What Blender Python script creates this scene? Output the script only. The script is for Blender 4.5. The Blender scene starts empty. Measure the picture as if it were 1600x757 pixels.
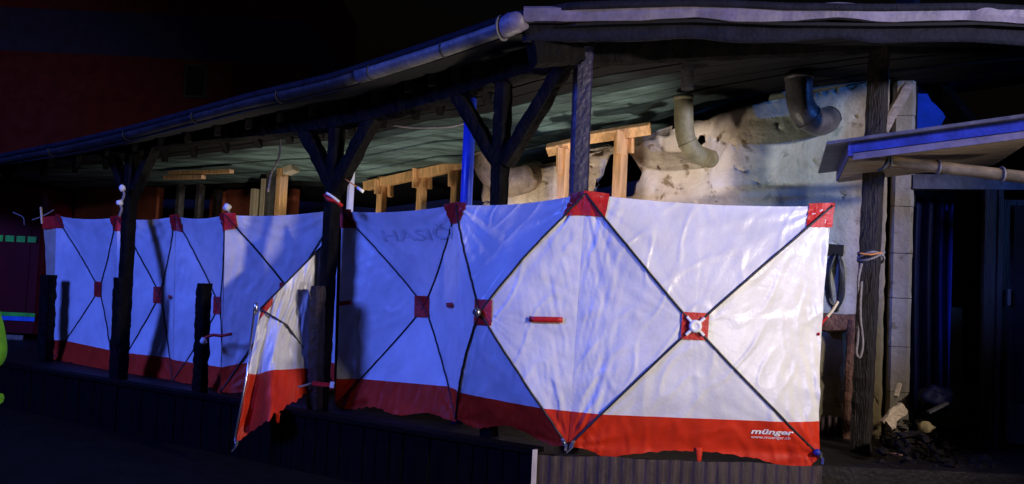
import bpy, bmesh, math, random
from mathutils import Vector, Matrix, noise
random.seed(7)
R = math.radians
SC = bpy.context.scene
COL = SC.collection

# ------------------------------------------------------------------ camera
EYE = Vector((0, 0, 1.6))
FPX = 1400.0
PITCH, ROLL = R(3.13), R(2.7)
F_ = Vector((0, math.cos(PITCH), math.sin(PITCH)))
R0 = Vector((1, 0, 0)); U0 = R0.cross(F_)
RT = R0*math.cos(ROLL) + U0*math.sin(ROLL)
UP = -R0*math.sin(ROLL) + U0*math.cos(ROLL)
cam = bpy.data.cameras.new('camera'); co = bpy.data.objects.new('camera', cam); COL.objects.link(co)
cam.sensor_width = 36; cam.lens = 36*FPX/1600; cam.clip_end = 2000; cam.clip_start = 0.05
M = Matrix((RT, UP, -F_)).transposed().to_4x4(); M.translation = EYE
co.matrix_world = M; SC.camera = co

# ------------------------------------------------------------------ night sky, moon, and the lamps of the emergency site, with added fill
W = bpy.data.worlds.new('World'); SC.world = W; W.use_nodes = True
wn = W.node_tree.nodes; wl = W.node_tree.links
sky = wn.new('ShaderNodeTexSky'); sky.sky_type = 'NISHITA'; sky.sun_disc = False
sky.sun_elevation = R(-4.2); sky.sun_rotation = R(150)
bg = wn['Background']; bg.inputs['Strength'].default_value = 0.15
wl.new(sky.outputs['Color'], bg.inputs['Color'])

def lamp(name, typ, loc, power, col, size=0.15, aim=None, spot=None, blend=0.3):
    l = bpy.data.lights.new(name, typ); o = bpy.data.objects.new(name, l); COL.objects.link(o)
    o.location = loc; l.energy = power; l.color = col
    if typ in ('POINT', 'SPOT'): l.shadow_soft_size = size
    if typ == 'SPOT': l.spot_size = R(spot); l.spot_blend = blend
    if aim is not None: o.rotation_euler = (Vector(aim) - Vector(loc)).to_track_quat('-Z', 'Y').to_euler()
    return o
lamp('work_floodlight', 'SPOT', (7.0, 0.7, 3.95), 2500, (1.0, 0.87, 0.82), 0.25, (7.0-7.8, 0.7+6.22, 2.2), 60, 0.55)
lamp('blue_beacon', 'SPOT', (-12.5, -1.5, 7.6), 10000, (0.085, 0.155, 1.0), 1.8, (-1.0, 8.5, 2.0), 80, 0.5)
lamp('low_fill_lamp', 'SPOT', (4.8, 1.4, 0.75), 430, (1.0, 0.90, 0.80), 0.16, (-1.0, 9.0, 4.0), 50, 0.6)  # low fill, added to light the ceiling and soften wall and canopy shadows
lamp('terrace_light', 'SPOT', (0.15, 7.75, 1.0), 135, (1.0, 0.88, 0.72), 0.12, (0.2, 8.1, 3.0), 125, 0.5)   # stands on the terrace behind the screens
lamp('terrace_light', 'SPOT', (-2.7, 10.1, 1.05), 85, (1.0, 0.88, 0.70), 0.10, (-2.9, 10.6, 3.0), 130, 0.5)  # second light, added to brighten the far left ceiling and timbers
lamp('blue_beacon', 'SPOT', (10.0, 0.0, 3.9), 2300, (0.06, 0.24, 1.0), 0.15, (10-6.7, 7.4, 3.2), 26, 0.6)
SC.view_settings.view_transform = 'Standard'; SC.view_settings.look = 'None'
SC.view_settings.exposure = 0.0; SC.view_settings.gamma = 1.0; SC.view_settings.use_curve_mapping = False

# ------------------------------------------------------------------ measuring helpers
def ray(px, py):
    return F_ + RT*((px-800)/FPX) + UP*(-(py-378.5)/FPX)
def at(px, py, Y):
    d = ray(px, py); return EYE + d*(Y/d.y)
def onp(px, py, p0, n):
    d = ray(px, py); return EYE + d*((Vector(p0)-EYE).dot(n)/d.dot(n))
def onz(px, py, z):
    d = ray(px, py); return EYE + d*((z-EYE.z)/d.z)
EU = Vector((0.832, -0.555, 0)); EV = Vector((0.555, 0.832, 0)); Z = Vector((0, 0, 1))
POST0 = Vector((0, 7.1, 0))
EAVE0 = POST0 - EV*0.45
WALL0 = Vector((3.57, 8.0, 0))
WEU = Vector((0.954, -0.30, 0)); WEV = Vector((0.30, 0.954, 0))   # the plastered wall stands a little more square to the yard
LOW0 = Vector((0.23, 6.36, 0))
DECK = 0.45
V = Vector

# ------------------------------------------------------------------ materials
MATS = {}
def mat(name, col, rough=0.7, var=0.25, scale=6, bump=0.0, bscale=30, spec=0.4, metal=0.0, col2=None, stretch=(1,1,1), emit=None, trans=0.0, detail=6, sheen=0):
    m = bpy.data.materials.new(name); m.use_nodes = True; nt = m.node_tree; n = nt.nodes; l = nt.links
    b = n['Principled BSDF']
    b.inputs['Roughness'].default_value = rough; b.inputs['Metallic'].default_value = metal
    b.inputs['Specular IOR Level'].default_value = spec
    tc = n.new('ShaderNodeTexCoord'); mp = n.new('ShaderNodeMapping'); mp.inputs['Scale'].default_value = stretch
    l.new(tc.outputs['Object'], mp.inputs['Vector'])
    nz = n.new('ShaderNodeTexNoise'); nz.inputs['Scale'].default_value = scale; nz.inputs['Detail'].default_value = detail
    nz.inputs['Roughness'].default_value = 0.65
    l.new(mp.outputs['Vector'], nz.inputs['Vector'])
    cr = n.new('ShaderNodeValToRGB')
    c2 = col2 if col2 else tuple(c*(1-var) for c in col)
    c1 = col if col2 else tuple(min(1, c*(1+var*0.5)) for c in col)
    cr.color_ramp.elements[0].color = (*c2, 1); cr.color_ramp.elements[1].color = (*c1, 1)
    cr.color_ramp.elements[0].position = 0.35; cr.color_ramp.elements[1].position = 0.65
    l.new(nz.outputs['Fac'], cr.inputs['Fac']); l.new(cr.outputs['Color'], b.inputs['Base Color'])
    if bump:
        bn = n.new('ShaderNodeTexNoise'); bn.inputs['Scale'].default_value = bscale; bn.inputs['Detail'].default_value = 5
        l.new(mp.outputs['Vector'], bn.inputs['Vector'])
        bp = n.new('ShaderNodeBump'); bp.inputs['Strength'].default_value = min(1, bump); bp.inputs['Distance'].default_value = 0.02*max(1, bump)
        l.new(bn.outputs['Fac'], bp.inputs['Height']); l.new(bp.outputs['Normal'], b.inputs['Normal'])
    if emit:
        b.inputs['Emission Color'].default_value = (*emit[:3], 1); b.inputs['Emission Strength'].default_value = emit[3]
    if trans:
        out = n['Material Output']; tr = n.new('ShaderNodeBsdfTranslucent'); mx = n.new('ShaderNodeMixShader')
        mx.inputs[0].default_value = trans; l.new(cr.outputs['Color'], tr.inputs['Color'])
        l.new(b.outputs[0], mx.inputs[1]); l.new(tr.outputs[0], mx.inputs[2]); l.new(mx.outputs[0], out.inputs['Surface'])
    MATS[name] = m
    return m
mat('white_fabric', (0.74, 0.74, 0.76), 0.33, 0.16, 2.5, 0.12, 40, 0.5, trans=0.03)
mat('red_fabric', (0.66, 0.034, 0.010), 0.5, 0.22, 3.0, 0.10, 26, 0.22, trans=0.08)
mat('red_patch', (0.52, 0.014, 0.012), 0.45, 0.25, 10, 0.3, 60)
mat('black_pole', (0.018, 0.018, 0.022), 0.45, 0.3, 20)
mat('print_dark', (0.60, 0.60, 0.62), 0.4, 0.25, 9)
mat('print_white', (0.85, 0.80, 0.80), 0.5, 0.2, 60)
mat('white_plastic', (0.80, 0.80, 0.78), 0.35, 0.1, 10)
mat('charred_wood', (0.006, 0.0055, 0.0055), 0.75, 0.6, 14, 0.8, 30, 0.07, stretch=(1, 1, 0.5))
mat('charred_bluelit', (0.018, 0.016, 0.055), 0.5, 0.35, 16, 0.25, 34, 0.4)  # charred corner post, blue beacon light mixed into its base colour
mat('brown_wood', (0.03, 0.018, 0.014), 0.6, 0.6, 9, 0.8, 30, 0.35, stretch=(4, 4, 0.35))
mat('new_timber', (0.80, 0.46, 0.20), 0.6, 0.35, 5, 0.25, 30, 0.3, stretch=(5, 5, 0.6))
mat('pale_timber', (0.68, 0.58, 0.42), 0.6, 0.25, 6, 0.2, 30, 0.3, stretch=(5, 5, 0.6))
mat('white_board', (0.75, 0.72, 0.66), 0.5, 0.12, 6, 0.1)
mat('zinc_white', (0.62, 0.58, 0.58), 0.45, 0.30, 7, 0.25, 18, 0.5)
mat('zinc_grey', (0.11, 0.105, 0.11), 0.5, 0.45, 7, 0.3, 18, 0.4)
mat('roofing_felt', (0.030, 0.029, 0.032), 0.8, 0.4, 8, 0.6, 40, 0.2)
mat('navy_boards', (0.0032, 0.003, 0.0035), 0.7, 0.5, 6, 0.5, 30, 0.06, stretch=(6, 6, 0.5))
mat('brown_sheet', (0.055, 0.034, 0.032), 0.55, 0.5, 7, 0.25, 40, 0.45, stretch=(3, 3, 0.6))
mat('rusty', (0.16, 0.075, 0.045), 0.65, 0.6, 9, 0.6, 40, 0.35)
mat('deck', (0.011, 0.0085, 0.007), 0.6, 0.6, 5, 0.35, 30, 0.25)
mat('asphalt', (0.005, 0.005, 0.0055), 0.8, 0.6, 3, 1.0, 60, 0.12)
mat('orange_paint', (0.30, 0.075, 0.035), 0.75, 0.35, 2.5, 0.2)
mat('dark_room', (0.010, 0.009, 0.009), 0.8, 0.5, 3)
mat('blue_pipe', (0.03, 0.07, 0.55), 0.35, 0.2, 8, 0.1)
mat('blue_paint', (0.02, 0.035, 0.30), 0.5, 0.4, 8, 0.3, 40)
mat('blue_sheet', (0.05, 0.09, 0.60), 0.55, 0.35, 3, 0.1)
mat('duct_cream', (0.24, 0.22, 0.13), 0.55, 0.35, 8, 0.3)
mat('duct_grey', (0.075, 0.07, 0.075), 0.4, 0.45, 8, 0.3, 30, 0.6)
mat('duct_brown', (0.20, 0.145, 0.09), 0.6, 0.45, 9, 0.5)
mat('flashing', (0.15, 0.13, 0.18), 0.5, 0.35, 7, 0.3, 18, 0.4)
mat('fascia', (0.009, 0.009, 0.016), 0.8, 0.4, 8, 0.5, 30, 0.15)
mat('zinc_shaded', (0.017, 0.016, 0.018), 0.6, 0.6, 5, 0.4, 18, 0.3)  # darker zinc: shade of the unlit left gutter run put into the colour
mat('post_brown', (0.016, 0.011, 0.009), 0.6, 0.6, 9, 0.8, 30, 0.3, stretch=(4, 4, 0.35))
mat('bag_blue', (0.01, 0.016, 0.10), 0.6, 0.3, 9)
mat('curtain_blue', (0.02, 0.035, 0.22), 0.6, 0.35, 3)
mat('gold_zinc', (0.60, 0.48, 0.30), 0.24, 0.4, 8, 0.2, 20, 0.7, metal=0.75)
mat('soffit_wood', (0.42, 0.33, 0.24), 0.6, 0.35, 5, 0.3, 30, 0.3, stretch=(0.5, 6, 6))
mat('rope', (0.26, 0.23, 0.23), 0.8, 0.3, 40, 0.6, 120)
mat('orange_cord', (0.50, 0.19, 0.05), 0.7, 0.3, 30)
mat('black_rubber', (0.015, 0.017, 0.015), 0.4, 0.3, 20)
mat('steel', (0.55, 0.55, 0.58), 0.25, 0.2, 20, metal=0.9)
mat('hi_vis', (0.085, 0.31, 0.01), 0.7, 0.35, 9, 1.0, 14)
mat('reflective', (0.75, 0.78, 0.70), 0.3, 0.1, 8)
mat('dark_cloth', (0.015, 0.016, 0.025), 0.8, 0.3, 8, 0.3)
mat('skin', (0.45, 0.26, 0.19), 0.5, 0.15, 8)
mat('hair', (0.03, 0.02, 0.015), 0.6, 0.3, 40)
mat('fire_red', (0.13, 0.004, 0.006), 0.6, 0.15, 3, spec=0.15)
mat('stripe_green', (0.10, 0.85, 0.05), 0.4, 0.35, 9)
mat('stripe_blue', (0.04, 0.22, 0.75), 0.4, 0.2, 9)
mat('amber', (0.9, 0.5, 0.08), 0.3, 0.1, 5, emit=(1.0, 0.55, 0.12, 0.9))
mat('glass_dark', (0.012, 0.014, 0.018), 0.12, 0.2, 3, spec=0.6)
mat('brick_red', (0.26, 0.04, 0.07), 0.8, 0.3, 2, 0.2)
mat('slab_grey', (0.08, 0.08, 0.30), 0.8, 0.2, 2)
mat('frame_pale', (0.14, 0.14, 0.2), 0.6, 0.1, 3)
mat('rubble', (0.014, 0.011, 0.009), 0.85, 0.7, 14, 0.8, 40, 0.1)
mat('tan_debris', (0.42, 0.34, 0.16), 0.8, 0.4, 20, 0.5)
mat('pale_debris', (0.50, 0.40, 0.28), 0.7, 0.3, 20, 0.4)
mat('beige_fabric', (0.52, 0.42, 0.30), 0.6, 0.2, 6, 0.2)

def plaster_mat():
    m = bpy.data.materials.new('plaster'); m.use_nodes = True; n = m.node_tree.nodes; l = m.node_tree.links
    b = n['Principled BSDF']; b.inputs['Roughness'].default_value = 0.85; b.inputs['Specular IOR Level'].default_value = 0.25
    tc = n.new('ShaderNodeTexCoord')
    def nz(sc, det, st=(1, 1, 1)):
        mp = n.new('ShaderNodeMapping'); mp.inputs['Scale'].default_value = st
        l.new(tc.outputs['Object'], mp.inputs['Vector'])
        t = n.new('ShaderNodeTexNoise'); t.inputs['Scale'].default_value = sc; t.inputs['Detail'].default_value = det
        t.inputs['Roughness'].default_value = 0.6
        l.new(mp.outputs['Vector'], t.inputs['Vector']); return t
    def ramp(src, els):
        c = n.new('ShaderNodeValToRGB'); e = c.color_ramp.elements
        e[0].position, e[0].color = els[0]; e[1].position, e[1].color = els[1]
        for p, cc in els[2:]: x = e.new(p); x.color = cc
        l.new(src, c.inputs['Fac']); return c
    base = ramp(nz(1.3, 5).outputs['Fac'], [(0.36, (0.46, 0.35, 0.22, 1)), (0.62, (0.74, 0.67, 0.58, 1)), (0.5, (0.68, 0.58, 0.47, 1))])
    spots = ramp(nz(7, 3).outputs['Fac'], [(0.60, (1, 1, 1, 1)), (0.68, (0.40, 0.34, 0.26, 1))])
    run = ramp(nz(6, 4, (1, 1, 0.12)).outputs['Fac'], [(0.55, (1, 1, 1, 1)), (0.72, (0.50, 0.40, 0.28, 1))])
    cur = base.outputs['Color']
    for q, f in ((spots, 1.0), (run, 0.7)):
        mx = n.new('ShaderNodeMix'); mx.data_type = 'RGBA'; mx.blend_type = 'MULTIPLY'; mx.inputs[0].default_value = f
        l.new(cur, mx.inputs[6]); l.new(q.outputs['Color'], mx.inputs[7]); cur = mx.outputs[2]
    # teal light painted towards the doorway, soot from the burnt roof, brown beyond
    at_ = n.new('ShaderNodeAttribute'); at_.attribute_name = 'tint'
    sp = n.new('ShaderNodeSeparateColor'); l.new(at_.outputs['Color'], sp.inputs[0])
    for ch, colr in (('Red', (0.035, 0.030, 0.025, 1)), ('Green', (0.22, 0.36, 0.36, 1)), ('Blue', (0.24, 0.19, 0.09, 1))):
        mx = n.new('ShaderNodeMix'); mx.data_type = 'RGBA'; mx.blend_type = 'MIX'
        l.new(sp.outputs[ch], mx.inputs[0]); l.new(cur, mx.inputs[6]); mx.inputs[7].default_value = colr; cur = mx.outputs[2]
    l.new(cur, b.inputs['Base Color'])
    bp = n.new('ShaderNodeBump'); bp.inputs['Strength'].default_value = 0.5; bp.inputs['Distance'].default_value = 0.03
    l.new(nz(18, 6).outputs['Fac'], bp.inputs['Height']); l.new(bp.outputs['Normal'], b.inputs['Normal'])
    MATS['plaster'] = m
plaster_mat()

def ceiling_mat():
    m = bpy.data.materials.new('ceiling_paint'); m.use_nodes = True; n = m.node_tree.nodes; l = m.node_tree.links
    b = n['Principled BSDF']; b.inputs['Roughness'].default_value = 0.75
    tc = n.new('ShaderNodeTexCoord')
    mp = n.new('ShaderNodeMapping'); mp.inputs['Rotation'].default_value = (0, 0, R(33.7)); mp.inputs['Scale'].default_value = (0.35, 1.6, 1)
    l.new(tc.outputs['Object'], mp.inputs['Vector'])
    t = n.new('ShaderNodeTexNoise'); t.inputs['Scale'].default_value = 2.2; t.inputs['Detail'].default_value = 7; t.inputs['Roughness'].default_value = 0.7
    l.new(mp.outputs['Vector'], t.inputs['Vector'])
    c = n.new('ShaderNodeValToRGB'); e = c.color_ramp.elements
    e[0].position = 0.40; e[0].color = (0.07, 0.105, 0.10, 1); e[1].position = 0.66; e[1].color = (0.25, 0.39, 0.39, 1)
    l.new(t.outputs['Fac'], c.inputs['Fac'])
    at_ = n.new('ShaderNodeAttribute'); at_.attribute_name = 'tint'   # burnt soot, plus the unlit front and right painted dark
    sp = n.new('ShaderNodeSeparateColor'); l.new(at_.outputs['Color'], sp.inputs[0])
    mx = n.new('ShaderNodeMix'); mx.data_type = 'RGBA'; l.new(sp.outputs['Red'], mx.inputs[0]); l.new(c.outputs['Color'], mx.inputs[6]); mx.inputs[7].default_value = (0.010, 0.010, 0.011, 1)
    l.new(mx.outputs[2], b.inputs['Base Color']); b.inputs['Specular IOR Level'].default_value = 0.15
    bp = n.new('ShaderNodeBump'); bp.inputs['Strength'].default_value = 0.5
    l.new(t.outputs['Fac'], bp.inputs['Height']); l.new(bp.outputs['Normal'], b.inputs['Normal'])
    MATS['ceiling_paint'] = m
ceiling_mat()

# ------------------------------------------------------------------ object helpers
def empty(name, loc, label, cat, group=None):
    o = bpy.data.objects.new(name, None); COL.objects.link(o); o.location = loc; o.empty_display_size = 0.1
    o['label'] = label; o['category'] = cat
    if group: o['group'] = group
    return o
def rootloc(o):
    p = V((0, 0, 0))
    while o is not None: p = p + o.location; o = o.parent
    return p
class MB:
    def __init__(s): s.v = []; s.f = []; s.sm = []; s.col = None
    def add(s, vs, fs, smooth=False):
        k = len(s.v); s.v += [V(q) for q in vs]; s.f += [tuple(i+k for i in f) for f in fs]; s.sm += [smooth]*len(fs); return s
    def box(s, c, size, ax=None, bev=0.0):
        ax = ax or (V((1, 0, 0)), V((0, 1, 0)), V((0, 0, 1))); c = V(c)
        hx, hy, hz = (ax[i]*(size[i]/2) for i in range(3))
        if bev <= 0:
            vs = [c + hx*a + hy*b_ + hz*d for d in (-1, 1) for b_ in (-1, 1) for a in (-1, 1)]
            return s.add(vs, [(0, 2, 3, 1), (4, 5, 7, 6), (0, 1, 5, 4), (2, 6, 7, 3), (0, 4, 6, 2), (1, 3, 7, 5)])
        # bevelled edges along local z (octagonal prism)
        kx, ky = 1-2*bev/size[0], 1-2*bev/size[1]
        prof = [(-kx, -1), (kx, -1), (1, -ky), (1, ky), (kx, 1), (-kx, 1), (-1, ky), (-1, -ky)]
        vs = [c + hx*a + hy*b_ + hz*d for d in (-1, 1) for a, b_ in prof]
        return s.add(vs, [tuple(range(7, -1, -1)), tuple(range(8, 16))] + [(i, (i+1) % 8, 8+(i+1) % 8, 8+i) for i in range(8)])
    def bar(s, p0, p1, w, h, up=Z, bev=0.0):
        p0, p1 = V(p0), V(p1); d = (p1-p0); L = d.length; d = d/L
        x = up.cross(d)
        if x.length < 1e-3: x = V((1, 0, 0)).cross(d)
        x.normalize(); y = d.cross(x)
        return s.box((p0+p1)/2, (w, h, L), (x, y, d), bev)
    def rough(s, p0, p1, w, h, up=Z, seg=24, amp=0.01, freq=9, k=4, taper=1.0, round_=0.5):
        "a hewn or burnt timber: rounded rectangle section, surface eaten away by noise"
        p0, p1 = V(p0), V(p1); d = (p1-p0); L = d.length; d = d/L
        x = up.cross(d)
        if x.length < 1e-3: x = V((1, 0, 0)).cross(d)
        x.normalize(); y = d.cross(x); n = 4*k; vs = []
        for i in range(seg+1):
            t = i/seg; sc = 1+(taper-1)*t
            for j in range(n):
                a = 2*math.pi*(j+0.5)/n; ca, sa = math.cos(a), math.sin(a)
                q = 1/((abs(ca)**(2/round_*1.2) + abs(sa)**(2/round_*1.2))**(round_/2/1.2))
                p = p0 + d*(L*t) + x*(ca*q*w/2*sc) + y*(sa*q*h/2*sc)
                e = noise.noise(p*freq) * amp + noise.noise(p*freq*2.7)*amp*0.5
                vs.append(p + (x*ca+y*sa)*e)
        fs = [(i*n+j, i*n+(j+1) % n, (i+1)*n+(j+1) % n, (i+1)*n+j) for i in range(seg) for j in range(n)]
        fs += [tuple(range(n-1, -1, -1)), tuple(seg*n+j for j in range(n))]
        return s.add(vs, fs, False)
    def tube(s, pts, r, n=8, cap=True, smooth=True):
        pts = [V(p) for p in pts]; rs = r if isinstance(r, (list, tuple)) else [r]*len(pts); vs = []
        t0 = (pts[1]-pts[0]).normalized(); x = t0.orthogonal().normalized()
        for i, p in enumerate(pts):
            t = (pts[min(i+1, len(pts)-1)] - pts[max(i-1, 0)]).normalized()
            x = (x - t*x.dot(t)).normalized(); y = t.cross(x)
            vs += [p + (x*math.cos(2*math.pi*j/n) + y*math.sin(2*math.pi*j/n))*rs[i] for j in range(n)]
        m = len(pts)
        fs = [(i*n+j, i*n+(j+1) % n, (i+1)*n+(j+1) % n, (i+1)*n+j) for i in range(m-1) for j in range(n)]
        s.add(vs, fs, smooth)
        if cap: s.add([], []); k = len(s.v)-len(vs); s.f += [tuple(k+j for j in range(n-1, -1, -1)), tuple(k+(m-1)*n+j for j in range(n))]; s.sm += [False, False]
        return s
    def grid(s, fn, nu, nv, smooth=True, keep=None):
        vs = [fn(i/nu, j/nv) for j in range(nv+1) for i in range(nu+1)]
        fs = [(j*(nu+1)+i, (j+1)*(nu+1)+i, (j+1)*(nu+1)+i+1, j*(nu+1)+i+1) for j in range(nv) for i in range(nu)
              if keep is None or keep((i+.5)/nu, (j+.5)/nv)]
        return s.add(vs, fs, smooth)
    def blob(s, c, r, seed=0, sq=(1, 1, 1), amp=0.35, sub=1):
        bm = bmesh.new(); bmesh.ops.create_icosphere(bm, subdivisions=sub, radius=1)
        vs = []
        for q in bm.verts:
            k = 1 + amp*noise.noise(q.co*1.7 + V((seed, seed*2.3, 0)))
            vs.append(V(c) + V((q.co.x*sq[0], q.co.y*sq[1], q.co.z*sq[2]))*r*k)
        fs = [tuple(v.index for v in f.verts) for f in bm.faces]; bm.free()
        return s.add(vs, fs, sub > 1)
    def build(s, name, m, parent=None, label=None, cat=None, group=None, kind=None, base=None):
        if parent is not None: off = rootloc(parent)
        elif base is not None: off = V(base)
        else:
            zs = min(q.z for q in s.v); off = V((sum(q.x for q in s.v)/len(s.v), sum(q.y for q in s.v)/len(s.v), zs))
        me = bpy.data.meshes.new(name)
        me.from_pydata([tuple(q-off) for q in s.v], [], s.f)
        me.polygons.foreach_set('use_smooth', s.sm); me.materials.append(MATS[m])
        if s.col:
            a = me.color_attributes.new('tint', 'FLOAT_COLOR', 'POINT')
            for i, c in enumerate(s.col): a.data[i].color = (*c, 1)
        me.update()
        o = bpy.data.objects.new(name, me); COL.objects.link(o)
        if parent is not None: o.parent = parent
        else: o.location = off
        if label: o['label'] = label
        if cat: o['category'] = cat
        if group: o['group'] = group
        if kind: o['kind'] = kind
        return o
def solidify(o, th, off=0):
    m = o.modifiers.new('thickness', 'SOLIDIFY'); m.thickness = th; m.offset = off; return o
def lerp(a, b, t): return a + (b-a)*t
def pl(pts, t):
    "point on a polyline by equal share"
    n = len(pts)-1; k = min(n-1, int(t*n)); return lerp(V(pts[k]), V(pts[k+1]), t*n-k)
def smoothline(pts, m=8):
    out = []
    P = [V(p) for p in pts]; P = [P[0]*2-P[1]] + P + [P[-1]*2-P[-2]]
    for i in range(1, len(P)-2):
        for k in range(m):
            t = k/m; a, b, c, d = P[i-1:i+3]
            out.append(0.5*((2*b) + (c-a)*t + (2*a-5*b+4*c-d)*t*t + (3*b-a-3*c+d)*t**3))
    out.append(P[-2]); return out

# ================================================================== SETTING
MB().add([(-300, -300, 0), (300, -300, 0), (300, 300, 0), (-300, 300, 0)], [(0, 1, 2, 3)]).build('ground', 'asphalt', kind='structure', base=(0, 0, 0))

# terrace floor behind the low wall
CORN = V((0.23, 6.36, 0))
LEFT = CORN - EU*11.5
FR_R = onz(1700, 747, DECK); FR_R.z = 0
def deck_poly(z):
    off = EV*0.06
    return [V((q.x, q.y, z)) for q in (CORN+V((0.03, 0.12, 0)), V((FR_R.x+1.5, FR_R.y+0.05, 0)), V((FR_R.x+3, 16, 0)), V((-5, 22, 0)), LEFT+EV*0.08)]
top = deck_poly(DECK); bot = deck_poly(0.02)
MB().add(top+bot, [(0, 1, 2, 3, 4), (9, 8, 7, 6, 5)] + [(i, i+5, (i+1) % 5+5, (i+1) % 5) for i in range(5)]).build('terrace_floor', 'deck', kind='structure', base=(0, 8, 0))

# low wall under the screens: dark boards along the left side
lw = empty('board_wall', (CORN.x-3, CORN.y+2, 0), 'low dark wall of upright boards under the row of white screens', 'wall')
nb = 84
for i in range(nb):
    a = CORN - EU*(0.008+i*0.135); b = CORN - EU*(0.008+(i+0.93)*0.135)
    h = 0.47 + random.uniform(-0.012, 0.012); c = (a+b)/2 + EV*(0.03+random.uniform(-.006, .006))
    MB().box((c.x, c.y, h/2), (0.125, 0.03, h), (EU, EV, Z)).build('board', 'navy_boards', lw)
MB().bar(CORN+EV*0.05+Z*0.485, CORN-EU*11.4+EV*0.05+Z*0.485, 0.14, 0.035).build('coping_board', 'navy_boards', lw)
# ribbed sheet cladding on the front side
cw_dir = (V((FR_R.x, FR_R.y, 0)) - CORN).normalized(); cw_n = V((cw_dir.y, -cw_dir.x, 0))
L = 2.03
def ribs(u, v):
    x = u*L; w = 0.5+0.5*math.sin(x*2*math.pi/0.085); w = min(1, max(0, w*1.6-0.3))
    p = CORN + cw_dir*(0.02+x) + cw_n*(0.012+0.006*w + 0.012*noise.noise(V((x*4, v, 0))))
    return V((p.x, p.y, 0.01+v*(0.455+0.012*noise.noise(V((x*3, 0, 4))))))
MB().grid(ribs, 300, 3, False).build('corrugated_sheet', 'brown_sheet', label='brown ribbed metal sheet below the red hem of the nearest screen panel', cat='cladding')
cp = MB(); cp.bar(CORN+V((0.0, -0.012, 0.0)), CORN+V((0.0, -0.012, 0.50)), 0.035, 0.035, up=V((0, 1, 0)))
cp.build('corner_batten', 'pale_timber', label='narrow pale wooden batten at the corner of the low wall', cat='batten')

# ------------------------------------------------------------------ back wall of the building
def wp(px, py): return onp(px, py, WALL0, WEV)
UW = lambda p: (p-WALL0).dot(WEU)
wl_pts = [(760, 282), (800, 276), (860, 262), (940, 243), (1015, 222), (1100, 192), (1200, 164), (1290, 148), (1345, 138), (1388, 130)]
wl3 = [wp(*p) for p in wl_pts]; us = [UW(p) for p in wl3]; zs_ = [p.z for p in wl3]
def wtop(u):
    if u <= us[0]: return zs_[0]
    for i in range(len(us)-1):
        if u <= us[i+1]: return zs_[i] + (zs_[i+1]-zs_[i])*(u-us[i])/(us[i+1]-us[i])
    return zs_[-1]
u0, u1 = us[0], us[-1]
hole = [wp(*p) for p in ((955, 242), (985, 236), (1004, 272), (990, 312), (938, 312), (932, 296))]
hp = [(UW(p), p.z) for p in hole]
vent_hole = [wp(*p) for p in ((1090, 218), (1102, 210), (1104, 226), (1096, 232))]
vh = [(UW(p), p.z) for p in vent_hole]
def inpoly(x, y, P):
    c = False
    for i in range(len(P)):
        (a, b), (d, e) = P[i], P[i-1]
        if (b > y) != (e > y) and x < (d-a)*(y-b)/(e-b)+a: c = not c
    return c
def wallp(uu, z):
    p = V((uu, z, 0)); d = 0.012*noise.noise(p*3)+0.006*noise.noise(p*11)
    for bz in (0.95, 1.42, 1.9, 2.38, 2.86, 3.3):     # weak courses showing through the plaster
        if abs(z-bz) < 0.02: d += 0.006
    pit = noise.noise(p*9.0+V((3, 1, 7)))
    if pit > 0.46: d += (pit-0.46)*0.12
    return WALL0 + WEU*uu + V((0, 0, z)) + WEV*d
from mathutils.geometry import delaunay_2d_cdt
def ragged(P, n=5, amp=0.012):
    out = []
    for i in range(len(P)):
        (a, b), (d, e) = P[i], P[(i+1) % len(P)]
        for k in range(n):
            t = k/n; out.append((a+(d-a)*t+random.uniform(-amp, amp), b+(e-b)*t+random.uniform(-amp, amp)))
    return out
hp, vh = ragged(hp), ragged(vh, 4)
NU, NV = 150, 88
pts2, edges2 = [], []
for P_ in (hp, vh):
    k = len(pts2); pts2 += [V((a, b)) for a, b in P_]; edges2 += [(k+i, k+(i+1) % len(P_)) for i in range(len(P_))]
for j in range(NV+1):
    for i in range(NU+1):
        uu = u0+(u1-u0)*i/NU; pts2.append(V((uu, DECK+(wtop(uu)+0.02-DECK)*j/NV)))
v2, _, f2, _, _, _ = delaunay_2d_cdt(pts2, edges2, [], 0, 1e-5)
def keep2(f):
    cx = sum(v2[i].x for i in f)/len(f); cy = sum(v2[i].y for i in f)/len(f)
    return not (inpoly(cx, cy, hp) or inpoly(cx, cy, vh)) and cy < DECK+(wtop(cx)+0.02-DECK)+0.012
mb = MB()
mb.add([wallp(q.x, q.y) for q in v2], [tuple(reversed(f)) for f in f2 if keep2(f)], True)
um, uc = UW(wp(1170, 250)), UW(wp(1330, 250))
mb.col = []
for q in mb.v:
    u = (q-WALL0).dot(WEU); top_ = wtop(u); n1 = noise.noise(V((u*2.5, q.z*2.5, 0))); n2 = noise.noise(V((u*7, q.z*3, 5)))
    soot = max(0, min(1, (0.06 - (top_-q.z) + 0.06*n2 + 0.04*n1)*7))
    teal_light = max(0, min(1, (u-um)*3.2+0.4+0.5*n1))*max(0, min(1, (uc-u)*4+n1*0.5+0.5))*0.62
    brn = max(0, min(1, (u-uc)*3+0.5+n2*0.8))*0.75 + 0.8*max(0, min(1, (1.75-q.z)*1.5+n1*.6))
    mb.col.append((soot, teal_light, min(1, brn)))
wall = empty('plaster_wall', WALL0+WEU*((u0+u1)/2)+Z*DECK, 'cream plastered back wall with soot stains and a broken hole', 'wall')
solidify(mb.build('plaster_face', 'plaster', wall), 0.10, -1)
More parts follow.
